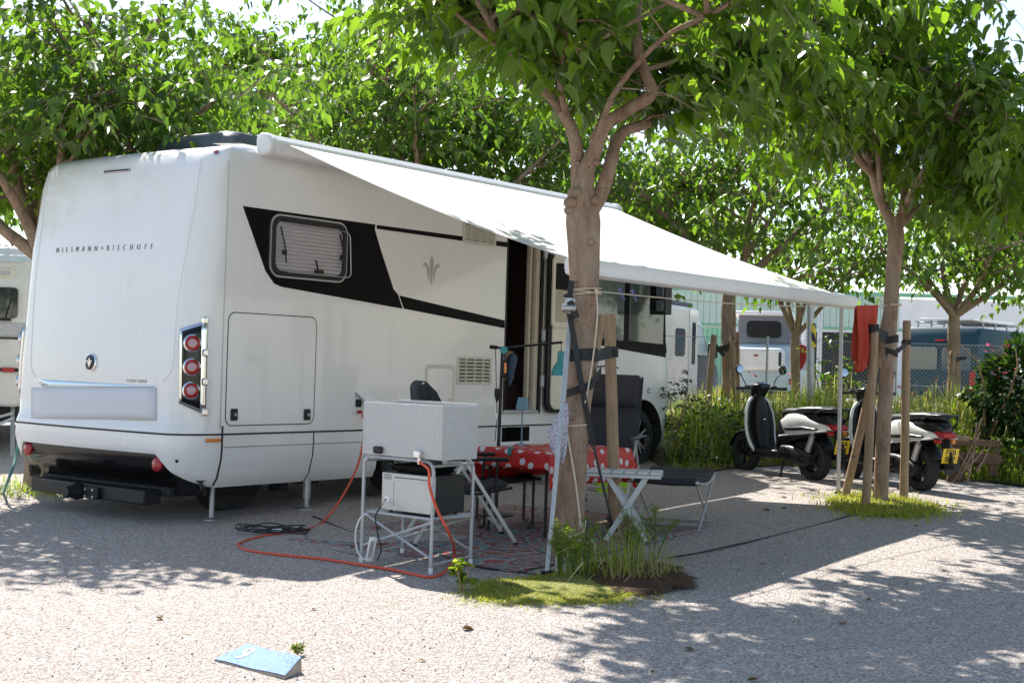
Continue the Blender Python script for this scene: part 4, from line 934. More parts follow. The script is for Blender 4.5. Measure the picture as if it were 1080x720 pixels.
stuff(blades('grass', P[~sel], hh[~sel], np.full((~sel).sum(), .006)+.005*RNG.random((~sel).sum()), 1.35, 'grass2'), 'tall green grass growing on the bank behind the scooters', 'grass')
# weeds with broad leaves and red flowers in the verge
def weed_patch(n, xr_, d0, d1, hmax, sz, mat, name, label, cat='weeds'):
    px = RNG.uniform(*xr_, n); dd = d0+(d1-d0)*RNG.random(n); py = np.array([edgey(x) for x in px])+dd
    kk = np.array([onverge(a, b) for a, b in zip(px, py)]); px, py, dd = px[kk], py[kk], dd[kk]; n = len(px)
    P = np.stack([px, py, np.array([vz(x, y) for x, y in zip(px, py)])+hmax*RNG.random(n)**.7*(.55+.45*np.sin(px*2.3+py*3.7))], 1)
    a = RNG.random(n)*6.28; Dr = np.stack([np.cos(a), np.sin(a), RNG.uniform(-.5,.6,n)], 1); N = np.stack([.5*np.cos(a+2), .5*np.sin(a+2), 1+0*a], 1)
    return stuff(inst(name, LEAF_MID, P, Dr, N, sz*(.5+RNG.random(n)), M[mat], None), label, cat)
weed_patch(7500, (1.2, 8.8), .12, 6.8, .55, .05, 'leaf_far', 'weeds', 'green broad-leaved weeds mixed through the grass bank')
weed_patch(3600, (1.3, 3.3), .1, 3.2, .62, .05, 'leaf_bush', 'dark_weeds', 'dark green weeds between the motorhome front and the first scooter')
weed_patch(170, (3.0, 8.0), 3.5, 6.5, .95, .05, 'redflower', 'red_flowers', 'small red flowers dotted over the back of the grass bank', 'flowers')
# leafy sapling in the verge
def sapling(name, label, base, h, r, n, sz, mat, cat='plant', seed=1, hang=.4):
    rs2 = random.Random(seed); root = thing(name, label, cat, tuple(base)); stm = MB(); lim = []
    for k in range(5):
        a = 2*math.pi*k/5+rs2.random(); e = V(base)+V((math.cos(a)*r*.7, math.sin(a)*r*.7, h*(.7+.3*rs2.random()))); pts = cr([V(base), V(base).lerp(e,.45)+V((0,0,.08*h)), e], 4); stm.tube(pts, [.008*h+.004,.003], 5); lim.append(pts)
    stm.build('stems', M['stakewood'], root, world=True)
    sh = shoots_from(lim, n//12, r*.6, rs2, (0,.9), .4, start=.2); P, Dr, N, S = leaves_on(sh, r*.06, sz, rs2, RNG, None, hang, sz*.3)
    inst('foliage', LEAF_MID, P, Dr, N, S, M[mat], root); return root
g = D(873, 455, 19.5); sapling('sapling', 'pale green leafy sapling in the grass between the striped post and the red towel', (g.x, g.y, vz(g.x, g.y)), 1.5, .42, 420, .08, 'leaf_far', seed=4)
g = D(712, 440, 17.6); sapling('shrub', 'thin dark twiggy shrub beside the front corner of the motorhome', (g.x, g.y, vz(g.x, g.y)), .85, .4, 420, .05, 'leaf_bush', seed=6)
g = D(1068, 500, 15.6); sapling('shrub', 'low leafy shrub at the right edge beneath the flowering bush', (g.x, g.y, vz(g.x, g.y)), .5, .5, 520, .06, 'leaf_far', seed=8)
M['moss_earth'] = m_patch('mossy_earth', (.14,.15,.04), (.27,.26,.10))
# ---- planting patch under the foreground tree
def patch_sheet(name, pts, mat, h=.02, up=.012):
    c = sum((V(p) for p in pts), V((0,0,0)))/len(pts); m = MB(); P = cr(list(pts)+[pts[0]], 9)[:-1]; n = len(P); P = [c+(p-c)*(1.06+.05*math.sin(i*.9)+.06*math.sin(i*.43+2)+.03*math.sin(i*1.7)) for i, p in enumerate(P)]
    vs = [V((p.x, p.y, gz(p.x, p.y)+0+.0015)) for p in P]+[V((c.x+(p.x-c.x)*.7, c.y+(p.y-c.y)*.7, gz(p.x, p.y)+up+h*.7)) for p in P]+[V((c.x, c.y, gz(c.x, c.y)+up+h))]
    m.add(vs, [(i,(i+1)%n,n+(i+1)%n,n+i) for i in range(n)]+[(n+i, n+(i+1)%n, 2*n) for i in range(n)]); o = m.build(name, mat, sharp=80)
    at = o.data.attributes.new('edge', 'FLOAT', 'POINT'); at.data.foreach_set('value', [0.]*n+[.75]*n+[1.3]); return o
struct(patch_sheet('soil', [G(610,596),(G(680,592)),G(732,604),G(738,620),(G(690,634)),(G(640,628)),(G(600,612))], M['soil'], .03))
def inpoly(p, poly):
    c = False; n = len(poly)
    for i in range(n):
        a, b = poly[i], poly[(i+1) % n]
        if (a[1] > p[1]) != (b[1] > p[1]) and p[0] < (b[0]-a[0])*(p[1]-a[1])/(b[1]-a[1])+a[0]: c = not c
    return c
def scatter(poly, n):
    xs_ = [p[0] for p in poly]; ys_ = [p[1] for p in poly]; out = []
    while len(out) < n:
        p = (random.uniform(min(xs_), max(xs_)), random.uniform(min(ys_), max(ys_)))
        if inpoly(p, poly): out.append((p[0], p[1], gz(*p)+.008))
    return np.array(out)
mp_ = [G(*q) for q in ((497,628),(510,616),(560,611),(600,606),(640,612),(668,628),(655,637),(600,640),(540,640),(505,637))]
struct(patch_sheet('moss_ground', mp_, M['moss_earth'], .012))
def fringe(poly, n, spread):
    c = sum((V(p) for p in poly), V((0,0,0)))/len(poly); P = scatter(poly, n)
    for i in range(n):
        k = 1+abs(random.gauss(0, spread))*(random.random() < .45); x, y = c.x+(P[i][0]-c.x)*k, c.y+(P[i][1]-c.y)*k; P[i] = (x, y, gz(x, y)+.006)
    return P
P = fringe(mp_, 9000, .22); stuff(blades('ground_cover', P, .010+.024*RNG.random(len(P)), np.full(len(P), .0035), 2.6, 'moss'), 'low yellow-green ground cover at the foot of the nearest tree', 'ground cover')
sp_ = [G(*q) for q in ((585,606),(600,592),(640,588),(675,592),(690,606),(660,614),(610,614))]
gc = thing('grass_tuft', 'tuft of long green grass blades at the foot of the nearest tree', 'grass', tuple(G(645,602)))
P = scatter(sp_, 190); blades('blades', P, .10+.34*RNG.random(len(P))**1.5, np.full(len(P), .0028)+.002*RNG.random(len(P)), 1.5, 'grass2', gc)
P = scatter([G(*q) for q in ((640,604),(690,600),(722,608),(700,616),(670,618),(640,616))], 200); dg_ = thing('grass_tuft', 'flattened brownish grass spilling over the dark soil right of the nearest tree', 'grass', tuple(G(690,610)))
blades('blades', P, .08+.22*RNG.random(len(P)), np.full(len(P), .0026), 2.4, 'grass', dg_)
def fennel(name, label, bases, h, seed):
    rs2 = random.Random(seed); root = thing(name, label, 'plant', tuple(bases[0])); stm = MB(); P, Dr, N, S = [], [], [], []
    for b in bases:
        for k in range(6):
            a = rs2.random()*6.28; e = V(b)+V((math.cos(a)*.2*h*rs2.random()*2, math.sin(a)*.2*h, h*(.55+.5*rs2.random()))); pts = cr([V(b), V(b).lerp(e,.5)+V((0,0,.05)), e], 4); stm.tube(pts, [.004,.0015], 4)
            for q in range(20):
                t = .25+.75*rs2.random(); i = min(int(t*(len(pts)-1)), len(pts)-2); p = pts[i].lerp(pts[i+1], t*(len(pts)-1)-i); aa = rs2.random()*6.28; d = V((math.cos(aa), math.sin(aa), .3+.5*rs2.random())).normalized()
                ln = h*.18*(1.15-t)*1.6; stm.tube([p, p+d*ln], [.0012,.0008], 3, cap=False)
                for w in range(6):
                    t2 = (w+1)/6; P.append(p+d*ln*t2); d2 = (d+V((rs2.gauss(0,.7), rs2.gauss(0,.7), rs2.gauss(0,.5)))).normalized(); Dr.append(d2); N.append(V((rs2.gauss(0,1), rs2.gauss(0,1), 1))); S.append(.026*(.6+.7*rs2.random()))
    stm.build('stems', M['grass2'], root, world=True, recalc=False)
    tv, tf = LEAF_FAR; thin = (tv*np.array([.08,1,.5]), tf)
    inst('fronds', thin, np.array([tuple(p) for p in P]), np.array([tuple(p) for p in Dr]), np.array([tuple(p) for p in N]), np.array(S), M['grass2'], root); return root
fennel('feathery_plant', 'bright green feathery plant in front of the nearest tree trunk', [G(590,610), G(606,612), G(618,606)], .38, 3)
fennel('feathery_plant', 'shaded feathery plant right of the nearest tree, in front of the white slatted table', [G(668,598), G(690,596)], .42, 5)
sapling('small_plant', 'small leafy plant growing alone left of the nearest tree', G(487,625), .20, .09, 130, .040, 'grass2', seed=12, hang=-.1)
# patch around the right tree
mp2 = [G(*q) for q in ((872,528),(900,522),(950,526),(985,534),(995,542),(960,547),(910,545),(880,538))]
struct(patch_sheet('moss_ground', mp2, M['moss_earth'], .010)); P = fringe(mp2, 4600, .3)
stuff(blades('ground_cover', P, .02+.06*RNG.random(len(P))**2, np.full(len(P), .0045), 2.2, 'moss'), 'low green ground cover at the foot of the right-hand tree', 'ground cover')
mp3 = [(-6.2,13.0),(-4.0,13.1),(-3.6,13.7),(-4.3,14.4),(-6.0,14.5)]
P = scatter(mp3, 1100); stuff(blades('ground_cover', P, .03+.09*RNG.random(len(P))**1.5, np.full(len(P), .005), 1.8, 'grass2'), 'green weeds around the stakes behind the left corner of the motorhome', 'weeds')
# ================================================================== CAMP FURNITURE AND KIT
def mid(*ps): return sum((V(p) for p in ps), V((0,0,0)))/len(ps)
# motorhome step (part of the vehicle)
stp = MB(); stp.bb(4.02,4.52,-.42,-.12,.115,.14); stp.bb(4.04,4.5,-.30,.05,.33,.35); stp.build('entrance_step', M['alu'], mh, bevel=.006)
sb_ = MB()
for x in (4.04,4.50): sb_.bar((x,-.40,.12),(x,.02,.36),.02,.04); sb_.bar((x,-.14,.12),(x,.1,.36),.02,.03)
sb_.build('step_bracket', M['alu_w'], bpy.data.objects['entrance_step'])
# ---- folding stand
A_, B_, C_ = G(381,593), G(454,605), G(496,595); D_ = A_+C_-B_; D_.z = gz(D_.x, D_.y)
e1 = V((B_-A_).xy.to_3d()); LAB = e1.length; e1.normalize(); e2 = V((C_-B_).xy.to_3d()); LBC = e2.length; e2.normalize()
zt = D(456,487,B_.y).z; zsh = D(452,546,B_.y).z
sroot = thing('folding_stand', 'white tube folding stand carrying the aluminium box and the mini oven', 'stand', tuple(mid(A_,B_,C_,D_)), math.atan2(e1.y, e1.x))
def at(p, z): return V((p.x, p.y, z))
def uframe(p, q, name, parent):
    d = (q-p); d.z = 0; d.normalize(); r = .07
    pts = [at(p, p.z+.0), at(p, zt-r)]+[at(p, zt)+d*r*(1-math.cos(a))+V((0,0,r*(math.sin(a)-1))) for a in (rad(30),rad(60),rad(90))]
    pts += [at(q, zt)-d*r*(1-math.cos(a))+V((0,0,r*(math.sin(a)-1))) for a in (rad(90),rad(60),rad(30))]+[at(q, zt-r), at(q, q.z)]
    return MB().tube(pts, .0125, 10).build(name, M['alu_w'], parent, world=True)
uf = uframe(A_, B_, 'leg_frame', sroot); uframe(D_, C_, 'leg_frame', sroot)
for p in (A_,B_,C_,D_): MB().tube([p+V((0,0,-.003)), p+V((0,0,.04))], .0155, 10).build('foot', M['white_p'], sroot, world=True)
cb = MB()
cb.tube([at(A_,zsh-.02), at(B_,B_.z+.10)], .010, 8); cb.tube([at(A_,A_.z+.12), at(B_,zsh-.03)], .010, 8)
cb.tube([at(D_,zsh-.02), at(C_,C_.z+.10)], .010, 8); cb.tube([at(D_,D_.z+.12), at(C_,zsh-.03)], .010, 8)
cb.build('cross_brace', M['alu_w'], sroot, world=True)
rl = MB()
for p, q in ((B_,C_),(A_,D_)):
    for za, zb2, r_ in ((p.z+.06, q.z+.06, .009), (zt-.03, zt-.03, .010), (zsh-.005, zsh-.005, .010)): MB().tube([at(p,za), at(q,zb2)], r_, 8).build('side_rail', M['alu_w'], sroot, world=True)
shf = MB(); o3 = A_+e1*.02; 
shf.box(at(mid(A_,B_,C_,D_), zsh-.012), (LAB+.02, LBC-.03, .018), Matrix((e1, V((-e1.y,e1.x,0)), V((0,0,1)))).transposed()); shf.build('shelf', M['alu_w'], sroot, world=True, bevel=.004)
R12 = Matrix((e1, V((-e1.y,e1.x,0)), V((0,0,1)))).transposed(); nb = V((-e1.y, e1.x, 0))
# ---- oven on the shelf
oc = A_+e1*(.17+.245)+nb*(.02+.15); ow, od_, oh = .49, .31, D(454,497,B_.y).z-zsh-.03
ov = thing('mini_oven', 'small tabletop oven with grey metal back and black sides on the stand shelf', 'oven', (oc.x, oc.y, zsh), math.atan2(e1.y, e1.x))
MB().bb(-ow/2,ow/2,-od_/2+.01,od_/2,.018,oh).build('casing', M['black'], ov, bevel=.01)
fp = MB().bb(-ow/2,ow/2,-od_/2-.006,-od_/2+.012,.018,oh-.008).build('back_panel', M['oven_f'], ov, bevel=.004)
ringp(rrect(-ow/2+.11,ow/2-.02,.045,oh-.06,.01), rrect(-ow/2+.116,ow/2-.026,.051,oh-.066,.008), -od_/2-.010, .006).build('pressed_panel', M['oven_f'], fp)
vs_ = MB()
for k in range(15):
    vs_.box((-ow/2+.13+k*.022, -od_/2-.0065, oh-.035), (.013,.004,.008))
    if k < 8:
        for j in range(4): vs_.box((-ow/2+.025+k*.009, -od_/2-.0065, oh-.05+j*.01), (.004,.004,.004))
vs_.build('vent_slots', M['seam'], fp)
MB().bb(-ow/2+.03,-ow/2+.075,-od_/2-.009,-od_/2-.004,.07,.11).build('label_sticker', M['white_p'], fp)
ft = MB()
for x in (-.2,.2):
    for y in (-.11,.11): ft.lathe([(.015,0),(.013,.02)], 10, (x,y,0))
ft.build('feet', M['black'], ov)
pan = thing('black_pan', 'flat black roasting pan lying on top of the mini oven', 'pan', (oc.x, oc.y, zsh+oh), math.atan2(e1.y, e1.x))
MB().loft([[(x*s, y*s*.72, z) for x, y in rrect(-.2,.2,-.2,.2,.06)] for z, s in ((.002,.85),(.045,1.0),(.052,1.06),(.05,1.0),(.012,.84))]).build('pan_body', M['gloss'], pan)
MB().tube(cr([(-.2,-.05,.045),(-.25,-.04,.06),(-.25,.04,.06),(-.2,.05,.045)],4),.006,6).build('handle', M['steel'], pan)
# ---- aluminium windbreak box
bz = zt+.016; bl, bw_, bh = LAB+.09, .36, D(471,428,B_.y-.06).z-bz
bo_ = A_-e1*.005-nb*.02
bx_ = thing('aluminium_box', 'dull grey open aluminium sheet box standing on the folding stand', 'box', (bo_.x, bo_.y, bz), math.atan2(e1.y, e1.x))
MB().bb(0,bl,0,.005,0,bh).build('front_panel', M['alu_sheet'], bx_, bevel=.001)
MB().bb(bl-.005,bl,.005,bw_,.0,bh-.004).build('side_panel', M['alu_sheet'], bx_, bevel=.001); MB().bb(0,.005,.005,bw_,0,bh-.004).build('side_panel', M['alu_sheet'], bx_, bevel=.001)
MB().bb(.005,bl-.005,bw_-.005,bw_,0,bh+.012).build('rear_panel', M['alu_sheet'], bx_, bevel=.001); MB().bb(.005,bl-.005,.005,bw_-.005,0,.006).build('base_panel', M['alu_sheet'], bx_)
sg = MB(); sg.bb(bl-.032,bl-.028,-.0015,.0,.01,bh-.01); sg.bb(bl-.07,bl-.0675,-.0012,0,.05,.2); sg.bb(.015,.018,-.0015,0,.01,bh-.01)
sg.build('fold_line', M['alu'], bx_)
rv = MB()
for z in (.03,bh*.35,bh*.65,bh-.03):
    for x in (.009,bl-.015): rv.lathe([(.004,0),(.003,.002)], 8, (x,0,z), (0,-1,0))
rv.build('rivets', M['alu'], bx_)
MB().box((.165,-.012,.035),(.085,.022,.05)).build('vent_block', M['black'], bx_, bevel=.012)
vb = MB(); vb.box((.555,-.02,.03),(.055,.04,.045)); vb.lathe([(.011,0),(.011,-.05)], 12, (.565,-.02,.012)); vb.build('gas_valve', M['chrome'], bx_, bevel=.004)
# ---- gas hose
hpt = at(bo_, 0)+e1*.565+nb*-.02; hpt.z = bz-.02
gp = [(341,551),(322,560),(300,563.5),(280,566),(260,571),(251,576),(263,582),(300,587),(341,591),(380,597),(413,602),(440,608),(456,610)]
gnd = [G(*q)+V((0,0,.012)) for q in gp]
hs0 = mh.matrix_world
sck = L2W(fx-.01, -.06, fz-.1)
hose_pts = [sck, sck+V((.03,-.05,-.1)), sck.lerp(gnd[0],.35)+V((.09,-.05,-.12)), sck.lerp(gnd[0],.7)+V((.05,-.03,-.10))]+gnd+[G(471,604)+V((0,0,.02)), G(479,592)+V((0,0,.06)), D(474,563,9.4), D(461,537,9.36), D(453,512,9.33), D(452,495,9.33), hpt]
hs_ = MB().tube(cr(hose_pts, 7), .0098, 10).build('gas_hose', M['hose'], None, loc=tuple(gnd[6])); tag(hs_, 'orange-red rubber hose running from the motorhome over the gravel up to the aluminium box', 'hose')
# ---- cables
def cable(name, label, pts, r=.006, mat='cable', cat='cable', n=6):
    P = cr(pts, n); o = MB().tube(P, r, 7).build(name, M[mat], None, loc=tuple(P[len(P)//2])); return tag(o, label, cat)
rs = random.Random(4); c0 = G(291,561); coil = []
for k in range(30):
    a = k*.9; r = .10+.14*rs.random(); coil.append(c0+V((math.cos(a)*r*1.5, math.sin(a)*r, .012+.04*rs.random())))
cable('coiled_cable', 'tangle of thin black cable on the gravel beside the orange hose', [c0+V((.05,1.0,0))]+coil+[G(330,573)+V((0,0,.006)), G(352,581)+V((0,0,.006)), G(380,587)+V((0,0,.006))], .0055)
pgx = MB(); pgx.box(c0+V((-.02,-.05,.03)), (.09,.05,.045)); pgx.box(c0+V((.09,-.06,.03)), (.07,.07,.05)); pg = pgx.build('power_coupler', M['black'], None, bevel=.012, loc=tuple(c0)); tag(pg, 'black plug and socket lying in the tangle of black cable', 'plug')
tg_ = MB().box(c0+V((.03,-.10,.025)), (.10,.03,.03), Matrix.Rotation(.6,3,'Z')).build('plug_cap', M['white_p'], pg, world=True, bevel=.008)
cable('power_cable', 'thin black cable crossing the gravel from the rug towards the two scooters', [G(705,589)+V((0,0,.008)), G(740,583)+V((0,0,.008)), G(790,572)+V((0,0,.008)), G(840,560)+V((0,0,.008)), G(880,549)+V((0,0,.008)), G(905,541)+V((0,0,.008))], .008)
cable('power_cable', 'black cable running along the front edge of the rug', [G(330,545)+V((0,0,.008)), G(372,562)+V((0,0,.008)), G(420,572)+V((0,0,.008)), G(470,588)+V((0,0,.010)), G(505,599)+V((0,0,.010)), G(540,603)+V((0,0,.01)), G(572,608)+V((0,0,.01))], .007)
wl = [at(A_,zsh-.03)+V((.02,0,0)), D(388,541,9.75), D(380,546,9.7), D(375,560,9.7), D(376,578,9.72), D(382,588,9.72), D(388,590,9.72)]
cable('white_cable', 'white cable looped around the left leg of the folding stand', wl, .005, 'white_p')
cable('oven_cord', 'black power cord hanging from the mini oven', [oc-e1*.2-nb*.165+V((0,0,zsh+.09-oc.z)), D(401,535,9.6), D(396,545,9.58), D(399,565,9.6), D(402,580,9.62), D(398,590,9.66)], .005)
bt = MB(); q0, q1 = D(389,592,9.72), D(394,566,9.66); bt.bar(q0, q1, .055, .03); pb_ = bt.build('power_strip', M['white_p'], None, bevel=.012, loc=tuple(q0)); tag(pb_, 'white power strip leaning upright against the folding stand', 'power strip')
MB().bar(q1.lerp(q0,.15)+V((0,-.017,0)), q0.lerp(q1,.2)+V((0,-.017,0)), .03, .004).build('socket_face', M['oven_f'], pb_, world=True)
# ---- rug
rc = L2W(1.25,-2.22); rgl = MB()
def rugf(u, v):
    x = -1.45+2.9*u; y = -1.1+2.2*v; w = L2W(1.25+x, -2.22+y); return (x, y, gz(w.x, w.y)-gz(rc.x, rc.y)+.010+.004*math.sin(x*5+y*3))
rg = rgl.grid(rugf, 40, 24).build('rug', M['rug'], None, solid=.006); rg.location = (rc.x, rc.y, gz(rc.x, rc.y)); rg.rotation_euler = (0,0,ANG)
tag(rg, 'faded red and grey oriental patterned rug on the gravel under the table', 'rug')
# ---- table and cloth
tc = V((.39,11.6,0)); tc.z = gz(tc.x, tc.y); TH = .55-tc.z
tb_ = thing('camping_table', 'black legged camping table beneath the red dotted cloth', 'table', tuple(tc), ANG)
MB().bb(-.58,.58,-.33,.33,TH-.03,TH-.003).build('tabletop', M['alu_w'], tb_, bevel=.01)
for x in (-.52,.52):
    for y in (-.28,.28):
        w = L2W(*(W2L(tc).xy)); wx = tc.x+x*EX[0]+y*EY[0]; wy = tc.y+x*EX[1]+y*EY[1]
        MB().tube([(x,y,gz(wx,wy)-tc.z),(x,y,TH-.03)], .013, 8).build('leg', M['black'], tb_)
cl = MB(); hw, hd = .60, .35
def clothf(u, v):
    dX = .30; dY = .27
    x = -hw-.14+(2*hw+.14+dX)*u; y = -hd-dY+(2*hd+2*dY)*v
    ox = max(0, x-hw) if x > 0 else min(0, x+hw); oy = max(0, y-hd) if y > 0 else min(0, y+hd)
    dr = max(abs(ox), abs(oy)); z = TH+.004; xx, yy = x, y
    if dr > 0:
        rip = .018*math.sin((x+y*1.3)*17)*dr/.27
        xx = max(-hw-.006, min(hw+.006, x))+(math.copysign(.02+rip, ox) if ox else 0)*min(1, dr*6); yy = max(-hd-.006, min(hd+.006, y))+(math.copysign(.02+rip, oy) if oy else 0)*min(1, dr*6)
        z -= dr*(1 if abs(ox) < 1e-6 or abs(oy) < 1e-6 else 1.12)
        if ox and oy: xx += math.copysign(.035*min(abs(ox),abs(oy))/.27, ox); yy += math.copysign(.035*min(abs(ox),abs(oy))/.27, oy)
    else: z += .004*math.sin(x*11+y*6)
    return (xx, yy, z)
cl.grid(clothf, 68, 50, lambda u, v: (u*1.64, v*1.24)); co_ = cl.build('tablecloth', M['cloth'], None, sharp=80, solid=.0015); co_.location = tc; co_.rotation_euler = (0,0,ANG)
tag(co_, 'bright red tablecloth with white dots draped over the camping table', 'tablecloth')
for (x, y, lab) in ((-.615,.02,'small blue clip holding the left edge of the red tablecloth'),):
    kp = MB().box((x,y,TH-.01),(.02,.03,.07)); kp.box((x+.03,y,TH+.015),(.06,.03,.012)); k_ = kp.build('cloth_clip', M['teal'], None, bevel=.006); k_.location = tc; k_.rotation_euler = (0,0,ANG); tag(k_, lab, 'clip')
# table lamp
lp_ = D(550,466.5,11.75); lp_.z = .555
la = thing('table_lamp', 'slim grey-teal table lamp standing on the red tablecloth', 'lamp', tuple(lp_))
zh = D(550,419,11.75).z-lp_.z
MB().lathe([(.055,.0),(.055,.008),(.012,.014),(.006,.03),(.006,zh-.09)], 24).build('stand', M['teal_shade'], la)
MB().lathe([(.058,zh-.10),(.040,zh),(.038,zh),(.056,zh-.10)], 28, cap=False).build('lamp_shade', M['teal_shade'], la)
# ---- lamp stand with horizontal arm
lq = D(525,470,12.3); lb = V((lq.x, lq.y, gz(lq.x, lq.y)))
ls = thing('pole_lamp', 'black pole with horizontal arm carrying a teal bell shaped lamp before the doorway', 'lamp', tuple(lb))
pt = D(530,367,12.3); MB().tube([lb, lb.lerp(pt,.5), pt], [.018,.016,.014], 10).build('pole', M['black'], ls, world=True)
MB().lathe([(.16,0),(.16,.02),(.03,.035)], 28, lb).build('base', M['black'], ls, world=True)
ae, as_ = D(593,360.8,12.2), D(516.5,365.6,12.3)
MB().tube([as_, pt, ae], .0105, 8).build('arm', M['black'], ls, world=True); MB().tube([as_, as_.lerp(pt,.6)], .018, 10).build('grip', M['black'], ls, world=True)
MB().lathe([(.034,-.022),(.034,.022)], 20, D(531.5,369,12.27), (0,-1,0)).build('clamp', M['teal'], ls, world=True, bevel=.006)
cbx = MB().box(D(531,389,12.27), (.05,.05,.15)).build('control_box', M['black'], ls, world=True, bevel=.01); MB().box(D(533,388,12.235), (.022,.012,.09)).build('orange_switch', M['amber'], cbx, world=True, bevel=.004)
pc = D(591,396,12.2); sh_h = .235
bell = MB().lathe([(.082,0),(.080,.03),(.066,.075),(.045,.11),(.032,.125),(.032,.205),(.02,.215),(.018,.205),(.03,.12),(.06,.075),(.075,.03),(.078,0)], 28, pc, cap=False).build('lamp_shade', M['teal'], ls, world=True)
MB().tube([pc+V((0,0,.21)), V((pc.x, pc.y, ae.z))], .004, 6).build('cord', M['black'], ls, world=True)
cw_ = MB().tube(cr([as_+V((.05,0,0)), D(523,385,12.3), D(523.5,410,12.3), D(524,440,12.3), D(522,465,12.3)],4), .004, 6).build('hanging_cord', M['cable'], ls, world=True)
MB().lathe([(.024,0),(.026,-.05),(.008,-.12)], 16, D(524.5,409.5,12.3)).build('plug', M['black'], cw_, world=True, bevel=.003); MB().box(D(523.5,439,12.3),(.03,.02,.06)).build('switch', M['white_p'], cw_, world=True, bevel=.008)
# ---- high-back camping chairs
def recliner(name, label, loc, rz):
    c = thing(name, label, 'chair', tuple(loc), rz, 'high-back folding camping chairs')
    bk = [(-.20,.43),(-.25,.60),(-.30,.80),(-.345,1.0),(-.38,1.14),(-.40,1.22)]
    def pad(pts, w, th, name, n=30):
        m = MB(); P = cr([(x, 0, z) for x, z in pts], 8); rings = []
        for i, p in enumerate(P):
            t = i/(len(P)-1); d = (P[min(i+1, len(P)-1)]-P[max(i-1, 0)]).normalized(); nr = V((d.z, 0, -d.x)); k = th*(.62+.38*abs(math.sin(t*math.pi*4)))*(1 if .03 < t < .97 else .4)
            ww = w*(1-.10*max(0, t-.85)/.15)
            rings.append([p+V((0, math.copysign(abs(math.cos(a))**.45, math.cos(a))*ww/2, 0))+nr*math.copysign(abs(math.sin(a))**.8, math.sin(a))*k for a in [2*math.pi*q/20 for q in range(20)]])
        return m.loft(rings).build(name, M['chair_f'], c, sharp=70)
    pad(bk, .50, .035, 'backrest'); pad([(-.20,.43),(-.05,.415),(.12,.43),(.28,.46)], .50, .032, 'seat')
    hp = MB().loft([[V((x*k-.40*(1-k), y, 1.06+(z-1.06)*(.8+.2*k))) for x, z in ((-.335,.90),(-.24,.96),(-.235,1.05),(-.29,1.15),(-.37,1.225),(-.41,1.235),(-.45,1.19),(-.44,1.08),(-.40,.98))] for y, k in ((-.225,.9),(-.2,1.),(.2,1.),(.225,.9))]).build('neck_cushion', M['chair_f'], c, bevel=.02, sharp=70)
    for s in (-1,1):
        y = .29*s
        MB().loft([[(x, y+math.cos(a)*w, .655+.016*math.sin(a)) for a in [2*math.pi*q/12 for q in range(12)]] for x, w in ((-.20,.015),(-.18,.026),(.05,.03),(.24,.028),(.26,.016))]).build('armrest', M['black'], c)
        lx = c.location; 
        def gl(x, y): 
            w = Matrix.Rotation(rz,3,'Z') @ V((x, y, 0)); return gz(lx[0]+w.x, lx[1]+w.y)-lx[2]
        MB().bar((-.07,y,.64),(.34,y,gl(.34,y)+.012),.030,.018,up=(0,1,0)).build('leg', M['alu'], c, bevel=.005)
        MB().bar((-.07,y-.02*s,.64),(-.44,y-.02*s,gl(-.44,y)+.012),.030,.018,up=(0,1,0)).build('leg', M['alu'], c, bevel=.005)
        for x in (.34,-.44): MB().bar((x-.012*(1 if x > 0 else -1),y,gl(x,y)+.03),(x,y,gl(x,y)),.038,.026,up=(0,1,0)).build('foot', M['black'], c, bevel=.005)
        f = MB(); f.tube(cr([(-.19,y*.86,.40),(-.25,y*.86,.60),(-.345,y*.86,1.0),(-.40,y*.86,1.21)],5), .011, 8); f.tube([(-.22,y*.9,.40),(.05,y*.9,.39),(.30,y*.9,.44)], .011, 8); f.tube([(.16,y,.42),(.18,y,.64)], .010, 8); f.build('frame_tube', M['black'], c)
    xb = MB(); xb.tube([(.22,-.28,.15),(.22,.28,.15)], .009, 8); xb.tube([(-.31,-.27,.16),(-.31,.27,.16)], .009, 8); xb.tube([(-.40,-.25,1.21),(-.40,.25,1.21)], .011, 8); xb.build('crossbar', M['alu'], c)
    return c
pA = V((-.31,10.85,0)); pA.z = gz(pA.x, pA.y); recliner('camping_chair', 'black high-back camping chair behind the aluminium box, seen from its side', pA, rad(11))
pB = V((0.88,12.95,0)); pB.z = gz(pB.x, pB.y); recliner('camping_chair', 'black high-back camping chair facing the table in front of the motorhome front wheel', pB, rad(251))
# third chair under the table edge, black frame
pC = V((-.02,11.62,0)); pC.z = gz(pC.x, pC.y)
ch = thing('camp_stool', 'low black-framed seat tucked in beside the left end of the red tablecloth', 'stool', tuple(pC), rad(10))
MB().grid(lambda u, v: (-.26+.52*u, -.2+.4*v, .42-.045*math.sin(math.pi*u)*math.sin(math.pi*v)), 12, 10).build('seat', M['chair_f'], ch, solid=.012)
for s in (-1,1): MB().tube(cr([(-.26,.2*s,.42),(.26,.2*s,.425)],3), .012, 8).build('seat_rail', M['black'], ch)
for x in (-.2,.2):
    MB().tube([(x,-.2,.42),(x,-.2,.03)], .012, 8).build('leg', M['black'], ch); MB().tube([(x,.2,.42),(x,.2,.03)], .012, 8).build('leg', M['black'], ch)
    MB().tube([(x-.05,-.28,.03),(x,-.2,.035),(x,.2,.035),(x+.05,.28,.04)], .014, 8).build('runner', M['black'], ch)
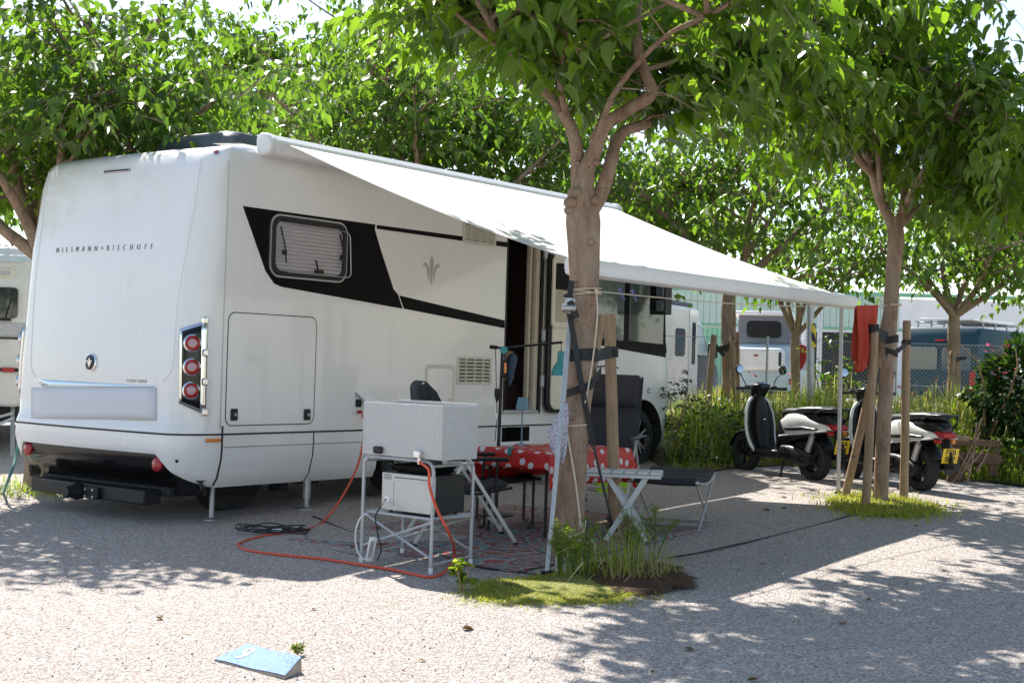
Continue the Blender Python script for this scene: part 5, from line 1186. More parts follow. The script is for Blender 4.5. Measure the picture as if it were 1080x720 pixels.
# ---- footstool
fo = V((1.40,11.82,0)); fo.z = gz(fo.x, fo.y); fs_ = thing('footstool', 'black padded folding footstool with crossed aluminium legs right of the slatted table', 'footstool', tuple(fo), rad(70))
def fsf(u, v): return (-.34+.68*u, -.27+.54*v, .425+.035*(2*u-1)**2+.04*(u-.5)+.012*abs(math.sin(u*math.pi*4))-.01*math.sin(v*math.pi))
MB().grid(fsf, 34, 12).build('cushion', M['chair_f'], fs_, solid=.065, bevel=.02, sharp=70)
for s in (-1,1):
    y = .27*s
    MB().bar((.34,y,.43),(-.22,y,.0),.022,.016,up=(0,1,0)).build('leg', M['alu'], fs_, bevel=.004); MB().bar((-.30,y-.018*s,.40),(.26,y-.018*s,0.02),.022,.016,up=(0,1,0)).build('leg', M['alu'], fs_, bevel=.004)
    MB().tube(cr([(-.34,y,.40),(-.1,y,.37),(.15,y,.37),(.35,y,.43)],5), .012, 8).build('rail', M['alu'], fs_)
xb = MB(); xb.tube([(.2,-.26,.04),(.2,.26,.04)], .009, 8); xb.tube([(-.17,-.26,.04),(-.17,.26,.04)], .009, 8); xb.build('crossbar', M['alu'], fs_)
# ---- white slatted table
so = V((.92,11.02,0)); so.z = gz(so.x, so.y); st_ = thing('slatted_table', 'small pale grey slatted table on crossed legs beside the nearest tree stake', 'table', tuple(so), rad(-9))
for k in range(6): MB().box((-.245+.098*k, 0, .535), (.090,.32,.022)).build('slat', M['slat'], st_, bevel=.005)
rl = MB(); rl.bb(-.29,.29,-.155,-.13,.495,.522); rl.bb(-.29,.29,.13,.155,.495,.522); rl.build('top_rail', M['slat'], st_, bevel=.004)
for s in (-1,1):
    y = .12*s
    MB().bar((.17,y,.50),(-.13,y+.0,.0),.042,.02,up=(0,1,0)).build('leg', M['slat'], st_, bevel=.004); MB().bar((-.13,y-.024*s,.50),(.20,y-.024*s,.0),.042,.02,up=(0,1,0)).build('leg', M['slat'], st_, bevel=.004)
MB().tube([(.03,-.15,.25),(.03,.15,.25)], .008, 8).build('pivot', M['steel'], st_)
# ---- lime tub
lt_ = G(645,519); lm_ = thing('plastic_tub', 'lime green plastic tub on the ground behind the red tablecloth', 'tub', tuple(lt_))
MB().loft([[(x*s, y*s, z) for x, y in rrect(-.19,.19,-.15,.15,.06)] for z, s in ((0,.82),(.17,.98),(.18,1.04),(.175,1.0),(.02,.80))]).build('tub_body', M['lime'], lm_)
# ---- painted number stone
s1, s2, s3, s4 = G(226,694.5,.004), G(260,677,.028), G(318,690.5,.068), G(300,712,.006)
sn = MB(); up = V((0,0,.035))
sc_ = mid(s1,s2,s3,s4)
def stn(u, v):
    p = (s1*(1-v)+s2*v)*(1-u)+(s4*(1-v)+s3*v)*u; return p
top = []; nU, nV = 16, 10
def stf(u, v):
    p = stn(u, v); p.z = gz(p.x, p.y); h = .004+.018*v+.002*u+.036*u*v+.002*math.sin(u*9+v*7); return (p.x, p.y, p.z+h)
ed = [stf(u,0) for u in np.linspace(0,1,nU)]+[stf(1,v) for v in np.linspace(0,1,nV)][1:]+[stf(u,1) for u in np.linspace(1,0,nU)][1:]+[stf(0,v) for v in np.linspace(1,0,nV)][1:-1]
sbm = MB().grid(stf, nU, nV); sbo = sbm.build('pitch_marker', M['bluestone'], None, loc=tuple(sc_)); tag(sbo, 'pale blue painted stone slab with a white number 9 lying on the gravel', 'marker stone')
ks = MB(); ks.loft([[(p[0], p[1], p[2]-.004) for p in ed], [(sc_.x+(p[0]-sc_.x)*1.015, sc_.y+(p[1]-sc_.y)*1.015, gz(p[0],p[1])-.01) for p in ed]], True, False); ks.build('stone_edge', M['stone_side'], sbo, world=True, recalc=True)
vs, fs = text_mesh('9', 1., 1., .0); mb9 = MB(); xm = [v.x for v in vs]; ym = [v.y for v in vs]
for_v = []
uD = (s1-s2).normalized(); 
def nine(v):
    a = (v.x-(max(xm)+min(xm))/2)/(max(xm)-min(xm)); b = (v.y-(max(ym)+min(ym))/2)/(max(ym)-min(ym))
    u = .225+a*.135; w = .54+b*.62
    p = stf(u, w); return V((p[0], p[1], p[2]+.003))
mb9.add([nine(v) for v in vs], fs); mb9.build('number', M['white_p'], sbo, world=True, recalc=False)
g = G(314,690); sapling('weed_sprig', 'tiny green sprig growing at the right end of the blue painted stone', g, .07, .05, 40, .018, 'grass2', seed=15, hang=-.1)
# ---- stakes and ties at the nearest tree
def stake(name, label, base, top, r, group='wooden tree stakes', mat='stakewood'):
    m = MB(); b, t = V(base), V(top); d = (t-b).normalized(); m.tube([b-d*.08, b.lerp(t,.3)+V((.004,0,0)), b.lerp(t,.7), t-d*.012, t], [r*1.03, r, r*.97, r*.95, r*.82], 14)
    o = m.build(name, M[mat], None, loc=tuple(b)); return tag(o, label, 'stake', group)
stake('wooden_stake', 'thick round stake standing in front of the high-back chair, strapped to the nearest tree', G(648,566), D(643,331,G(648,566).y), .048)
stake('wooden_stake', 'leaning stake half hidden behind the trunk of the nearest tree', G(589,586), D(634,333,Y1+.30), .042)
def ribbon(mb, pts, w, up=(0,0,1), t=.004):
    for a, b in zip(pts[:-1], pts[1:]): mb.bar(a, b, t, w, up=up) if False else mb.add(*rib(a, b, w, t))
def rib(a, b, w, t):
    a, b = V(a), V(b); z = V((0,0,1)); d = (b-a).normalized(); s = d.cross(z).normalized() if abs(d.z) < .95 else V((0,1,0)); u = s.cross(d).normalized()
    vs = [p+u*(w/2)*i+s*(t/2)*j for p in (a, b) for i in (-1,1) for j in (-1,1)]
    return vs, [(0,1,3,2),(4,6,7,5),(0,4,5,1),(2,3,7,6),(0,2,6,4),(1,5,7,3)]
def trunkx(y, Yd=None, pts=((599,560),(604,490),(612,380),(616,300),(615,235))):
    ys_ = [p[1] for p in pts][::-1]; xs_ = [p[0] for p in pts][::-1]; return float(np.interp(y, ys_, xs_))
def band(mb, px, py, Yd, r, w, tilt=0, t=.004, n=22):
    c = D(px, py, Yd); P = [c+V((math.cos(a)*r, math.sin(a)*r, tilt*math.cos(a)*r)) for a in [2*math.pi*k/n for k in range(n+1)]]
    for a, b in zip(P[:-1], P[1:]): mb.add(*rib(a, b, w, t))
tb = MB(); sb = G(648,566).y
band(tb, 613.5, 374, Y1, .112, .085, .1); band(tb, 645, 371, sb, .053, .085, .0)
ribbon(tb, [D(627,376,Y1-.10), D(641,372.5,sb-.053)], .085); ribbon(tb, [D(627,374,Y1+.10), D(648,371,sb+.05)], .085)
band(tb, 610.5, 410, Y1, .113, .055, .35); ribbon(tb, [D(624,404,Y1-.08), D(634,390,Y1+.2)], .05)
tt_ = tb.build('tie_strap', M['strap'], None, loc=tuple(D(613,374,Y1))); tag(tt_, 'black webbing band tying the nearest tree to its wooden stakes', 'strap')
rt = MB(); pR = D(600,322,Y1-.14)
ribbon(rt, [D(603,296,Y1-.13), D(601,310,Y1-.14), pR+V((.0,0,-.03)), D(604,350,Y1-.13), D(614,410,Y1-.14), D(626,470,Y1-.05), D(638,520,Y1+.3), D(647,556,sb-.06)], .042, t=.005)
rts = thing('ratchet_strap', 'black ratchet strap hanging down the nearest tree to the foot of its stake', 'strap', tuple(pR)); rt.build('webbing', M['strap'], rts, world=True)
rk = MB(); rk.box(pR, (.07,.035,.12), Matrix.Rotation(.25,3,'Y')); rk.lathe([(.03,-.05),(.03,.05)], 14, pR+V((0,-.02,-.02)), (1,0,0)); rk.build('ratchet', M['steel'], rts, world=True, bevel=.008)
rh = MB(); rh.box(pR+V((.03,-.03,-.03)), (.05,.02,.13), Matrix.Rotation(-.4,3,'Y')); rh.box(pR+V((-.015,-.03,.07)), (.05,.03,.03)); rh.build('handle', M['black'], rts, world=True, bevel=.006)
bl_ = MB(); band(bl_, 646.5, 553, sb, .053, .03, .3); ribbon(bl_, [D(640,545,sb-.05), D(651,560,sb-.05)], .03); o = bl_.build('tie_band', M['strap'], None, loc=tuple(D(646.5,553,sb))); tag(o, 'black band wrapped around the foot of the thick stake', 'strap')
# ---- clothes line and knots
ln = MB(); T1p = D(629,307,Y1-.12); T2p = D(936,322,Y2-.06)
for dy_, tl in ((-3,.06),(0,-.12),(2,.1)):
    c = D(616.5, 308+dy_, Y1); ln.tube([c+V((math.cos(a)*.122, math.sin(a)*.122, tl*math.cos(a)*.122)) for a in [2*math.pi*k/24 for k in range(25)]], .005, 6)
ln.ell(T1p, (.016,.016,.018), 10, 6)
N_ = 30; ln.tube([T1p.lerp(T2p, k/N_)+V((0,0,-.05*math.sin(math.pi*k/N_))) for k in range(N_+1)], .0045, 6)
for dz in (0,.012):
    c = D(942,322,Y2)+V((0,0,dz)); ln.tube([c+V((math.cos(a)*.076, math.sin(a)*.076, 0)) for a in [2*math.pi*k/20 for k in range(21)]], .0045, 6)
ln.tube(cr([D(929,325,Y2-.08), D(924,320,Y2-.10), D(929,316,Y2-.1), D(931,326,Y2-.1)],4), .004, 6)
o = ln.build('clothes_line', M['rope'], None, loc=tuple(T1p)); tag(o, 'thin beige washing line stretched from the nearest tree to the right-hand tree', 'rope')
rp = MB(); rp.tube(cr([T1p, D(630,335,Y1-.13), D(625.5,377,Y1-.13), D(620.5,408,Y1-.12), D(617,425,Y1-.12)],5), .006, 7)
c = D(606,448,Y1); rp.tube([c+V((math.cos(a)*.118, math.sin(a)*.118, .01*math.cos(a))) for a in [2*math.pi*k/24 for k in range(25)]], .006, 7)
rp.tube(cr([D(597,447,Y1-.11), D(599,462,Y1-.13), D(606,502,Y1-.14), D(611,540,Y1-.15), D(613,556,Y1-.25), D(617,548,Y1-.3), D(615,560,Y1-.35), D(602,566,Y1-.55), D(590,574,Y1-.6), D(586.5,596,Y1-.6), D(588,612,Y1-.75), D(570,619,Y1-.95), D(566,622,Y1-1.0), D(588,622,Y1-1.0), D(596,603,Y1-.65), D(600,580,Y1-.55), D(613,570,Y1-.4), D(614,590,Y1-.5), D(621,607,Y1-.55), D(627,600,Y1-.5), D(627,575,Y1-.4), D(622,568,Y1-.3)],6), .0075, 7)
o = rp.build('loose_rope', M['rope'], None, loc=tuple(G(600,600))); tag(o, 'thick beige rope hanging down the nearest tree and looped in the grass at its foot', 'rope')
for px, lab in ((656,'left one of two violet pegs on the washing line'),(669,'right one of two violet pegs on the washing line')):
    t = (px-629)/(936-629); 
    tt0 = t*1.0; lo_, hi_ = 0., 1.
    for _ in range(30):
        m_ = (lo_+hi_)/2; q = T1p.lerp(T2p, m_); qp = q-V((0,0,H)); w_ = qp.dot(CF); xx = CX+F*qp.dot(CR)/w_
        lo_, hi_ = (m_, hi_) if xx < px else (lo_, m_)
    q = T1p.lerp(T2p, lo_)+V((0,0,-.05*math.sin(math.pi*lo_))); pgm = MB(); pgm.bar(q+V((-.028,-.006,.035)), q+V((.022,-.006,-.045)), .012, .009); pgm.bar(q+V((-.012,.006,.04)), q+V((.012,.006,-.045)), .012, .009)
    o = pgm.build('clothes_peg', M['peg'], None, loc=tuple(q), bevel=.002); tag(o, lab, 'clothes peg', 'pegs on the washing line')
# ---- white cloth hung on the tree
cw = MB(); Yc = Y1-.16
edgeL = [(596,424),(588,437),(583,447),(576,455),(579,468),(585,482)]; edgeR = [(598.5,425),(600,440),(599,452),(598.5,464),(597.5,476),(594,489)]
def clf(u, v):
    t = v*(len(edgeL)-1); i = min(int(t), len(edgeL)-2); f = t-i
    lx = edgeL[i][0]*(1-f)+edgeL[i+1][0]*f; ly = edgeL[i][1]*(1-f)+edgeL[i+1][1]*f; rx = edgeR[i][0]*(1-f)+edgeR[i+1][0]*f; ry = edgeR[i][1]*(1-f)+edgeR[i+1][1]*f
    return D(lx*(1-u)+rx*u, ly*(1-u)+ry*u, Yc+.035*math.sin(u*9+v*2)*v+.03*(u-.5))
cw.grid(clf, 14, 24, lambda u, v: (u*.35, v)); o = cw.build('cotton_cloth', M['lace'], None, loc=tuple(D(590,455,Yc)), solid=.002, sharp=80); tag(o, 'small white cloth with violet pattern tied to the nearest trunk', 'cloth')
# ---- red towel on the line
def pt_on_line(px):
    lo_, hi_ = 0., 1.
    for _ in range(30):
        m_ = (lo_+hi_)/2; q = T1p.lerp(T2p, m_); qp = q-V((0,0,H)); w_ = qp.dot(CF); xx = CX+F*qp.dot(CR)/w_
        lo_, hi_ = (m_, hi_) if xx < px else (lo_, m_)
    return T1p.lerp(T2p, lo_)+V((0,0,-.05*math.sin(math.pi*lo_)))
ta, te = pt_on_line(902.5), pt_on_line(925)
dl = (te-ta); dl.z = 0; dlen = dl.length; dn = V((dl.y, -dl.x, 0)).normalized()
tw_ = MB(); hF, hB = .60, .50
def twf(u, v):
    s = v*(hF+hB)-hB                      # behind negative, front positive
    top_ = ta.lerp(te, u); dep = abs(s); nar = 1-.20*min(1, dep/.55)
    uu = .5+(u-.5)*nar-.10*dep; top_ = ta.lerp(te, uu); off = (.012+(.03*math.sin(u*15+dep*3)+.018*math.sin(u*31+1-dep*4))*min(1, dep*2.5))*(1 if s >= 0 else -1)
    return top_+dn*off+V((0,0,.006-dep*(1+.06*math.sin(u*5+1)+.05*(u-.5))))
tw_.grid(twf, 26, 44); o = tw_.build('red_towel', M['towel'], None, loc=tuple(ta), solid=.008, sharp=80); tag(o, 'rust red towel hanging over the washing line beside the right-hand tree', 'towel')
# ---- stakes round the right-hand tree
s1b, s1t = G(953,527), D(956.5,338,G(953,527).y); s2b, s2t = G(913,535), D(922.5,343,G(913,535).y); s3b, s3t = G(891,525), D(935.5,331,Y2+.18)
stake('wooden_stake', 'upright stake right of the right-hand tree, in front of a scooter tail', s1b, s1t, .042)
stake('wooden_stake', 'upright stake left of the right-hand tree, just below the towel', s2b, s2t, .041)
stake('wooden_stake', 'slanting stake leaning up to the right-hand tree below the red towel', s3b, s3t, .040)
rtp = MB(); band(rtp, 939, 358, Y2, .076, .07, .2); band(rtp, 938.5, 371, Y2, .076, .05, -.3); ribbon(rtp, [D(922,347,s2b.y-.04), D(935,359,Y2-.074)], .075); ribbon(rtp, [D(920,346,s2b.y+.04), D(943,358,Y2+.06)], .07)
ribbon(rtp, [D(934,373,Y2-.074), D(948,369,Y2+.0), D(957,361,s1b.y-.042)], .05); band(rtp, 956, 361, s1b.y, .046, .05, .1); band(rtp, 922, 346, s2b.y, .045, .07, .1)
o = rtp.build('tie_strap', M['strap'], None, loc=tuple(D(939,358,Y2))); tag(o, 'black webbing bands tying the right-hand tree to its stakes', 'strap')
# ---- stakes behind the left rear corner of the motorhome
gL = V((-4.43,13.58,0)); gL.z = gz(gL.x, gL.y); stake('wooden_stake', 'short round stake behind the left rear corner of the motorhome, left of its twin', gL, gL+V((0,0,.75)), .045)
gL = V((-4.40,13.95,0)); gL.z = gz(gL.x, gL.y); stake('wooden_stake', 'short round stake behind the left rear corner of the motorhome, right of its twin', gL, gL+V((0,0,.75)), .042)
# ================================================================== SCOOTERS
def scooter(label, loc, rz, t1, t2, steer=0.):
    r = thing('scooter', label, 'scooter', tuple(loc), rz, 'white and black motor scooters parked against the grass')
    WB, R = 1.28, .232
    def wh(x, par_name, w=.062, rot=0.):
        t = MB().lathe([(R*.62,-w*.8),(R*.86,-w),(R*.97,-w*.7),(R,0),(R*.97,w*.7),(R*.86,w),(R*.62,w*.8)], 34, (x,0,R), (math.sin(-rot),math.cos(rot),0), cap=False).build(par_name, M['rubber'], r)
        rm = MB().lathe([(R*.64,-w*.75),(R*.60,-w*.6),(R*.56,-.01),(R*.56,.01),(R*.60,w*.6),(R*.64,w*.75)], 30, (x,0,R), (math.sin(-rot),math.cos(rot),0), cap=False)
        for k in range(5):
            a = 2*math.pi*k/5; rm.bar((x+math.cos(a)*.03,0,R+math.sin(a)*.03),(x+math.cos(a)*R*.6,0,R+math.sin(a)*R*.6),.03,.02,up=(0,1,0))
        rm.lathe([(.035,-.06),(.035,.06)], 14, (x,0,R), (0,1,0)); rm.build('rim', M['black'], t); return t
    wh(0,'rear_wheel',.068); wh(WB,'front_wheel',.058,steer)
    def rings(st, p=.6, n=22):
        return [[(x, math.copysign(abs(math.cos(a))**p, math.cos(a))*w, z+math.copysign(abs(math.sin(a))**p, math.sin(a))*h) for a in [2*math.pi*k/n for k in range(n)]] for x, z, h, w in st]
    MB().loft(rings([(-.40,.655,.045,.07),(-.33,.66,.085,.11),(-.2,.635,.12,.145),(-.05,.61,.145,.16),(.12,.59,.165,.165),(.30,.56,.19,.15),(.44,.52,.21,.125),(.53,.46,.20,.11),(.58,.40,.14,.10)])).build('rear_body', M['sc_black'], r, sharp=60)
    def panel(sgn, ztab, zbtab, x0, x1, off, name, mat):
        def fn(u, v):
            x = x0+(x1-x0)*u; zt_, zb_ = ip(x, ztab), ip(x, zbtab); z = zb_+(zt_-zb_)*v
            w = ip(x, [(-.40,.075),(-.33,.112),(-.2,.148),(-.05,.166),(.12,.172),(.30,.158),(.44,.132),(.53,.115)])
            return (x, sgn*(w+off-.055*abs(2*v-1)**3*(.5+.5*v)), z)
        return MB().grid(fn, 22, 8).build(name, mat, r, solid=.012, offset=0, sharp=70)
    for s in (-1,1):
        panel(s, [(-.38,.615),(-.2,.665),(.0,.72),(.2,.745),(.36,.73),(.45,.66)], [(-.38,.575),(-.2,.545),(.1,.50),(.3,.475),(.40,.50),(.45,.60)], -.38, .45, .006, 'side_panel', M['sc_white'])
        panel(s, [(-.22,.575),(.0,.60),(.2,.585),(.34,.575)], [(-.22,.572),(0,.555),(.2,.535),(.34,.53)], -.22, .34, .020, 'panel_stripe', M['sc_black'])
        MB().grid(lambda u, v: (.50-.86*u, s*(.12+.055*math.sin(u*2.6)), .455+.10*u+.018*v), 16, 2).build('lower_trim', M['sc_white'], r, solid=.012, offset=0)
    MB().loft(rings([(-.36,.775,.02,.06),(-.33,.78,.032,.10),(-.2,.785,.04,.135),(0,.775,.045,.15),(.14,.765,.045,.145),(.22,.745,.045,.14),(.40,.735,.05,.125),(.49,.715,.05,.10),(.53,.69,.03,.06)], .7)).build('seat', M['seat_b'], r, sharp=60)
    gr = MB().tube(cr([(-.16,.14,.745),(-.30,.135,.79),(-.44,.10,.80),(-.475,.0,.80),(-.44,-.10,.80),(-.30,-.135,.79),(-.16,-.14,.745)],6), .013, 9).build('grab_rail', M['sc_black'], r)
    g2 = MB().tube(cr([(-.47,.06,.80),(-.485,.05,.72),(-.42,.05,.67)],5), .011, 8).tube(cr([(-.47,-.06,.80),(-.485,-.05,.72),(-.42,-.05,.67)],5), .011, 8); g2.build('rail_stay', M['sc_black'], gr)
    MB().loft(rings([(-.44,.60,.016,.070),(-.425,.60,.032,.090),(-.36,.61,.038,.108),(-.30,.615,.030,.118)], .5)).build('tail_light', M['red_l'], r)
    for s in (-1,1): MB().loft(rings([(-.40,.535,.012,.02),(-.385,.535,.024,.032),(-.33,.54,.02,.03)], .6)).build('indicator', M['red_l' if s > 0 else 'amber'], r).location = (0, s*.085, 0)
    mg = MB(); 
    def mgf(u, v): a = rad(60+95*u); return (-.02+math.cos(a)*.27, (v-.5)*.15, R+math.sin(a)*.27)
    mg.grid(mgf, 12, 4); mg.build('mudguard', M['black'], r, solid=.01)
    ph = MB(); ph.bar((-.36,0,.56),(-.455,0,.27),.13,.02,up=(0,1,0)); ph.box((-.452,0,.235),(.02,.12,.06)); ph.build('plate_holder', M['black'], r, bevel=.006)
    Rp = Matrix.Rotation(rad(-14),3,'Y')
    np_ = MB().box((-.455,0,.395),(.006,.19,.155),Rp).build('number_plate', M['yellow_pl'], r, bevel=.002)
    for tx, dz in ((t1,.036),(t2,-.034)):
        vs, fs = text_mesh(tx, .078, 1.05, .002); m = MB(); c0 = V((-.455,0,.395)); m.add([c0+Rp @ V((-.0045, -v.x, v.y+dz)) for v in vs], fs); m.build('plate_lettering', M['seam'], np_, recalc=False)
    en = MB(); en.loft(rings([(-.10,R,.05,.05),(-.04,R,.085,.06),(.08,R+.02,.10,.06),(.25,R+.045,.095,.06),(.40,R+.05,.085,.055),(.46,R+.05,.05,.04)], .7)); e_ = en.build('transmission_case', M['black'], r, bevel=.004); e_.location = (0,.13,0)
    MB().lathe([(.07,0),(.075,.015),(.05,.03),(.02,.034)], 22, (.30,.185,R+.05), (0,1,0)).lathe([(.035,0),(.03,.02)], 16, (.0,.19,R), (0,1,0)).build('case_cover', M['gloss'], e_, world=False).location = (0,0,0)
    bpy.data.objects[e_.children[0].name].location = (0,-.13,0)
    eb = MB(); eb.box((.28,-.03,.36),(.32,.22,.16)); eb.box((.42,0,.27),(.18,.2,.14)); eb.build('engine', M['dark'], r, bevel=.03)
    ex = MB(); ex.loft(rings([(-.36,.30,.045,.04),(-.34,.30,.06,.055),(-.1,.28,.065,.06),(.1,.26,.055,.05),(.14,.26,.03,.03)], 1.)); e2_ = ex.build('exhaust', M['black'], r); e2_.location = (0,-.155,0)
    sh = MB().tube([(.0,.12,R),(-.12,.13,.56)], .022, 10).tube([(-.02,.12,R+.1),(-.11,.13,.5)], .034, 12); sh.build('shock_absorber', M['steel'], r)
    stn_ = MB(); stn_.tube([(.42,.10,.2),(.40,.17,.0)], .012, 8); stn_.tube([(.42,-.10,.2),(.40,-.15,.0)], .012, 8); stn_.tube([(.42,-.1,.19),(.42,.1,.19)], .012, 8); stn_.bar((.40,.17,.004),(.33,.2,.004),.03,.012); stn_.build('stand', M['black'], r)
    MB().loft(rings([(.50,.255,.045,.13),(.56,.255,.05,.165),(.75,.25,.05,.185),(.92,.26,.055,.18),(1.0,.30,.06,.14)], .35)).build('floorboard', M['sc_black'], r, bevel=.006, sharp=50)
    path = [(.86,.235),(.97,.30),(1.045,.42),(1.075,.56),(1.095,.70),(1.115,.82),(1.125,.885)]; hw_ = [.165,.185,.20,.215,.20,.155,.085]
    PS = cr([(x,0,z) for x, z in path], 5); HW = list(np.interp(np.linspace(0,1,len(PS)), np.linspace(0,1,7), hw_))
    def shield(dx, sc_):
        def fn(u, v):
            k = v*(len(PS)-1); i = min(int(k), len(PS)-2); p = PS[i].lerp(PS[i+1], k-i); w = (HW[i]+(HW[i+1]-HW[i])*(k-i)); y = (2*u-1)
            return (p.x+dx+.055*(1-y*y)-.055, y*(w-sc_), p.z+(0 if v < .97 else -sc_*.5))
        return fn
    MB().grid(shield(.0,0), 16, 30).build('leg_shield', M['sc_white'], r, solid=.03, offset=0, sharp=70)
    MB().grid(shield(-.020,.034), 16, 30).build('inner_shield', M['black'], r, solid=.016, offset=0, sharp=70)
    MB().loft([[(x+.0, y*w, z) for y, x in ((-1,x0),(-.85,x0-.07),(-.3,x0-.10),(.3,x0-.10),(.85,x0-.07),(1,x0))] for z, x0, w in ((.31,.98,.08),(.40,1.01,.09),(.60,1.05,.10),(.74,1.07,.09),(.84,1.08,.07),(.90,1.085,.055))]).build('glove_box', M['black'], r, bevel=.012)
    MB().box((.945,.0,.63),(.012,.03,.015)).build('bag_hook', M['chrome'], r, bevel=.004)
    def ff(u, v): a = rad(15+135*u); rr = .268; y = (v-.5)*.14*(1 if .05 < u < .95 else .6); return (WB+math.cos(a)*rr, y, R+math.sin(a)*rr-.03*abs(2*v-1)**2)
    MB().grid(ff, 14, 6).build('front_fender', M['sc_black'], r, solid=.012)
    fk = MB(); fk.tube([(WB-.0,.085,R),(1.15,.075,.55),(1.10,.04,.80)], .02, 9); fk.tube([(WB,-.085,R),(1.15,-.075,.55),(1.10,-.04,.80)], .02, 9); fk.tube([(1.13,0,.7),(1.06,0,.95)], .035, 12); fk.build('fork', M['black'], r)
    MB().loft([[(x0+x, y*w, z) for x, y in ((.06,-1),(-.07,-1),(-.09,-.5),(-.09,.5),(-.07,1),(.06,1),(.10,.5),(.10,-.5))] for z, x0, w in ((.84,1.09,.045),(.90,1.08,.06),(.96,1.06,.085),(1.01,1.045,.10),(1.04,1.03,.085))]).build('headset', M['sc_black'], r, bevel=.018)
    Rd = Matrix.Rotation(rad(-38),3,'Y'); ins_ = MB().box((.985,0,1.02),(.10,.135,.03),Rd).build('instrument_panel', M['black'], r, bevel=.012); MB().box((.978,0,1.037),(.08,.115,.006),Rd).build('dial', M['clear_l' if False else 'mirror'], ins_, bevel=.002)
    hb = MB().tube(cr([(1.02,-.30,.985),(1.04,-.18,.985),(1.05,0,.975),(1.04,.18,.985),(1.02,.30,.985)],5), .012, 9).build('handlebar', M['black'], r)
    for s in (-1,1):
        MB().tube([(1.028,.22*s,.985),(1.01,.355*s,.985)], .019, 10).build('grip', M['rubber'], hb)
        MB().tube(cr([(1.06,.17*s,.985),(1.09,.22*s,.98),(1.065,.34*s,.972)],4), .006, 6).build('brake_lever', M['alu'], hb)
        MB().box((1.035,.19*s,.995),(.06,.06,.05)).build('switch_block', M['black'], hb, bevel=.01)
        mi = MB(); mi.tube(cr([(1.045,.185*s,1.0),(1.06,.24*s,1.10),(1.03,.30*s,1.165)],5), .0065, 7); mi.ell((1.03,.31*s,1.205),(.018,.058,.055),18,9); mo = mi.build('mirror', M['black'], r)
        MB().lathe([(.046,0),(.044,.004),(0,.005)], 24, (1.014,.31*s,1.205), (-1,.12*s,.1)).build('mirror_glass', M['mirror'], mo)
    return r
pf, pr = G(779,493.5), G(859,506.5); d = pf-pr; d.z = 0; hd = d.normalized(); 
scooter('white and black scooter standing free between the footstool and the awning pole', (pr.x, pr.y, gz(pr.x, pr.y)), math.atan2(hd.y, hd.x), 'FFA', 'L08')
pr = G(972,517.5); hd = V((-.36,1.0,0)).normalized()
scooter('white and black scooter half hidden behind the right-hand tree and its stakes', (pr.x, pr.y, gz(pr.x, pr.y)), math.atan2(hd.y, hd.x), 'FFB', '08P', rad(-12))
# ================================================================== BACKGROUND VEHICLES
def vbody(root, prof, w, mat, tumble=.1, name='body', bevel=.06):
    """side profile (x,z) lofted across the width with rounded shoulders"""
    m = MB(); st = [(-w/2, .93),(-w/2+.05,.985),(-w/2+.16,1.),(w/2-.16,1.),(w/2-.05,.985),(w/2,.93)]
    cx = sum(p[0] for p in prof)/len(prof); cz = sum(p[1] for p in prof)/len(prof)
    m.loft([[(cx+(x-cx)*(1-(1-s)*.4), y, cz+(z-cz)*s) for x, z in prof] for y, s in st]); return m.build(name, mat, root, bevel=bevel, seg=3, sharp=40)
def vwheels(root, xs_, w, R=.32):
    for x in xs_:
        for s in (-1,1):
            t = MB().lathe([(R*.6,-.1),(R*.95,-.11),(R,-.06),(R,.06),(R*.95,.11),(R*.6,.1)], 28, (x,s*(w/2-.1),R), (0,1,0)).build('wheel', M['rubber'], root)
            MB().lathe([(R*.62,.0),(R*.58,.03),(R*.2,.02),(0,.03)], 24, (x,s*(w/2-.005),R), (0,s,0)).build('rim', M['alu'], t)
def facep(pts, plane, val, th, name, mat, root, bevel=.004):
    if plane == 'y': P = [(x, val, z) for x, z in pts]; vec = (0, th, 0)
    else: P = [(val, y, z) for y, z in pts]; vec = (th, 0, 0)
    return MB().prism(P, vec).build(name, mat, root, bevel=bevel)
gb = lambda x, y: V((x, y, gz(x, y)))
# --- white campervan seen past the front of the motorhome (front to the right, towards us)
q = D(757,400,30.0); hd_ = rad(65); loc = V((q.x, q.y, .115))-Matrix.Rotation(hd_,3,'Z') @ V((5.6,0,0)); 
loc = loc+Matrix.Rotation(hd_,3,'Z') @ V((0,1.05,0)); v1 = thing('white_campervan', 'white campervan with a dark blue cab just past the front of the motorhome', 'campervan', (loc.x, loc.y, .115), hd_)
vbody(v1, [(0,.35),(0,2.2),(.15,2.36),(3.9,2.36),(4.05,2.2),(4.05,.35)], 2.2, M['paint_old'])
vbody(v1, [(4.0,.35),(4.0,2.15),(4.5,2.1),(5.15,1.45),(5.75,1.2),(5.9,.85),(5.9,.38)], 2.0, M['van_navy'], name='cab')
facep([(4.12,1.4),(4.12,1.98),(4.42,1.98),(4.95,1.4)], 'y', -1.02, .03, 'cab_window', M['van_blue'], v1)
dd_ = facep(rrect(3.35,3.9,.55,2.3,.06), 'y', -1.115, .03, 'door', M['paint'], v1); facep(rrect(3.52,3.74,1.2,2.05,.05), 'y', -1.122, .02, 'window', M['glass'], dd_)
facep(rrect(2.5,3.1,1.35,1.9,.08), 'y', -1.112, .03, 'window', M['glass_g'], v1)
MB().box((3.2,0,2.40),(1.7,1.9,.10)).build('roof_rail', M['pop_canvas'], v1, bevel=.03)
MB().box((4.75,-1.18,1.5),(.12,.2,.32)).build('door_mirror', M['black'], v1, bevel=.03)
for s in (-1,1): MB().box((5.82,.7*s,.95),(.12,.3,.2)).build('headlight', M['chrome'], v1, bevel=.03)
MB().box((5.9,0,.5),(.12,1.9,.25)).build('bumper', M['black'], v1, bevel=.04)
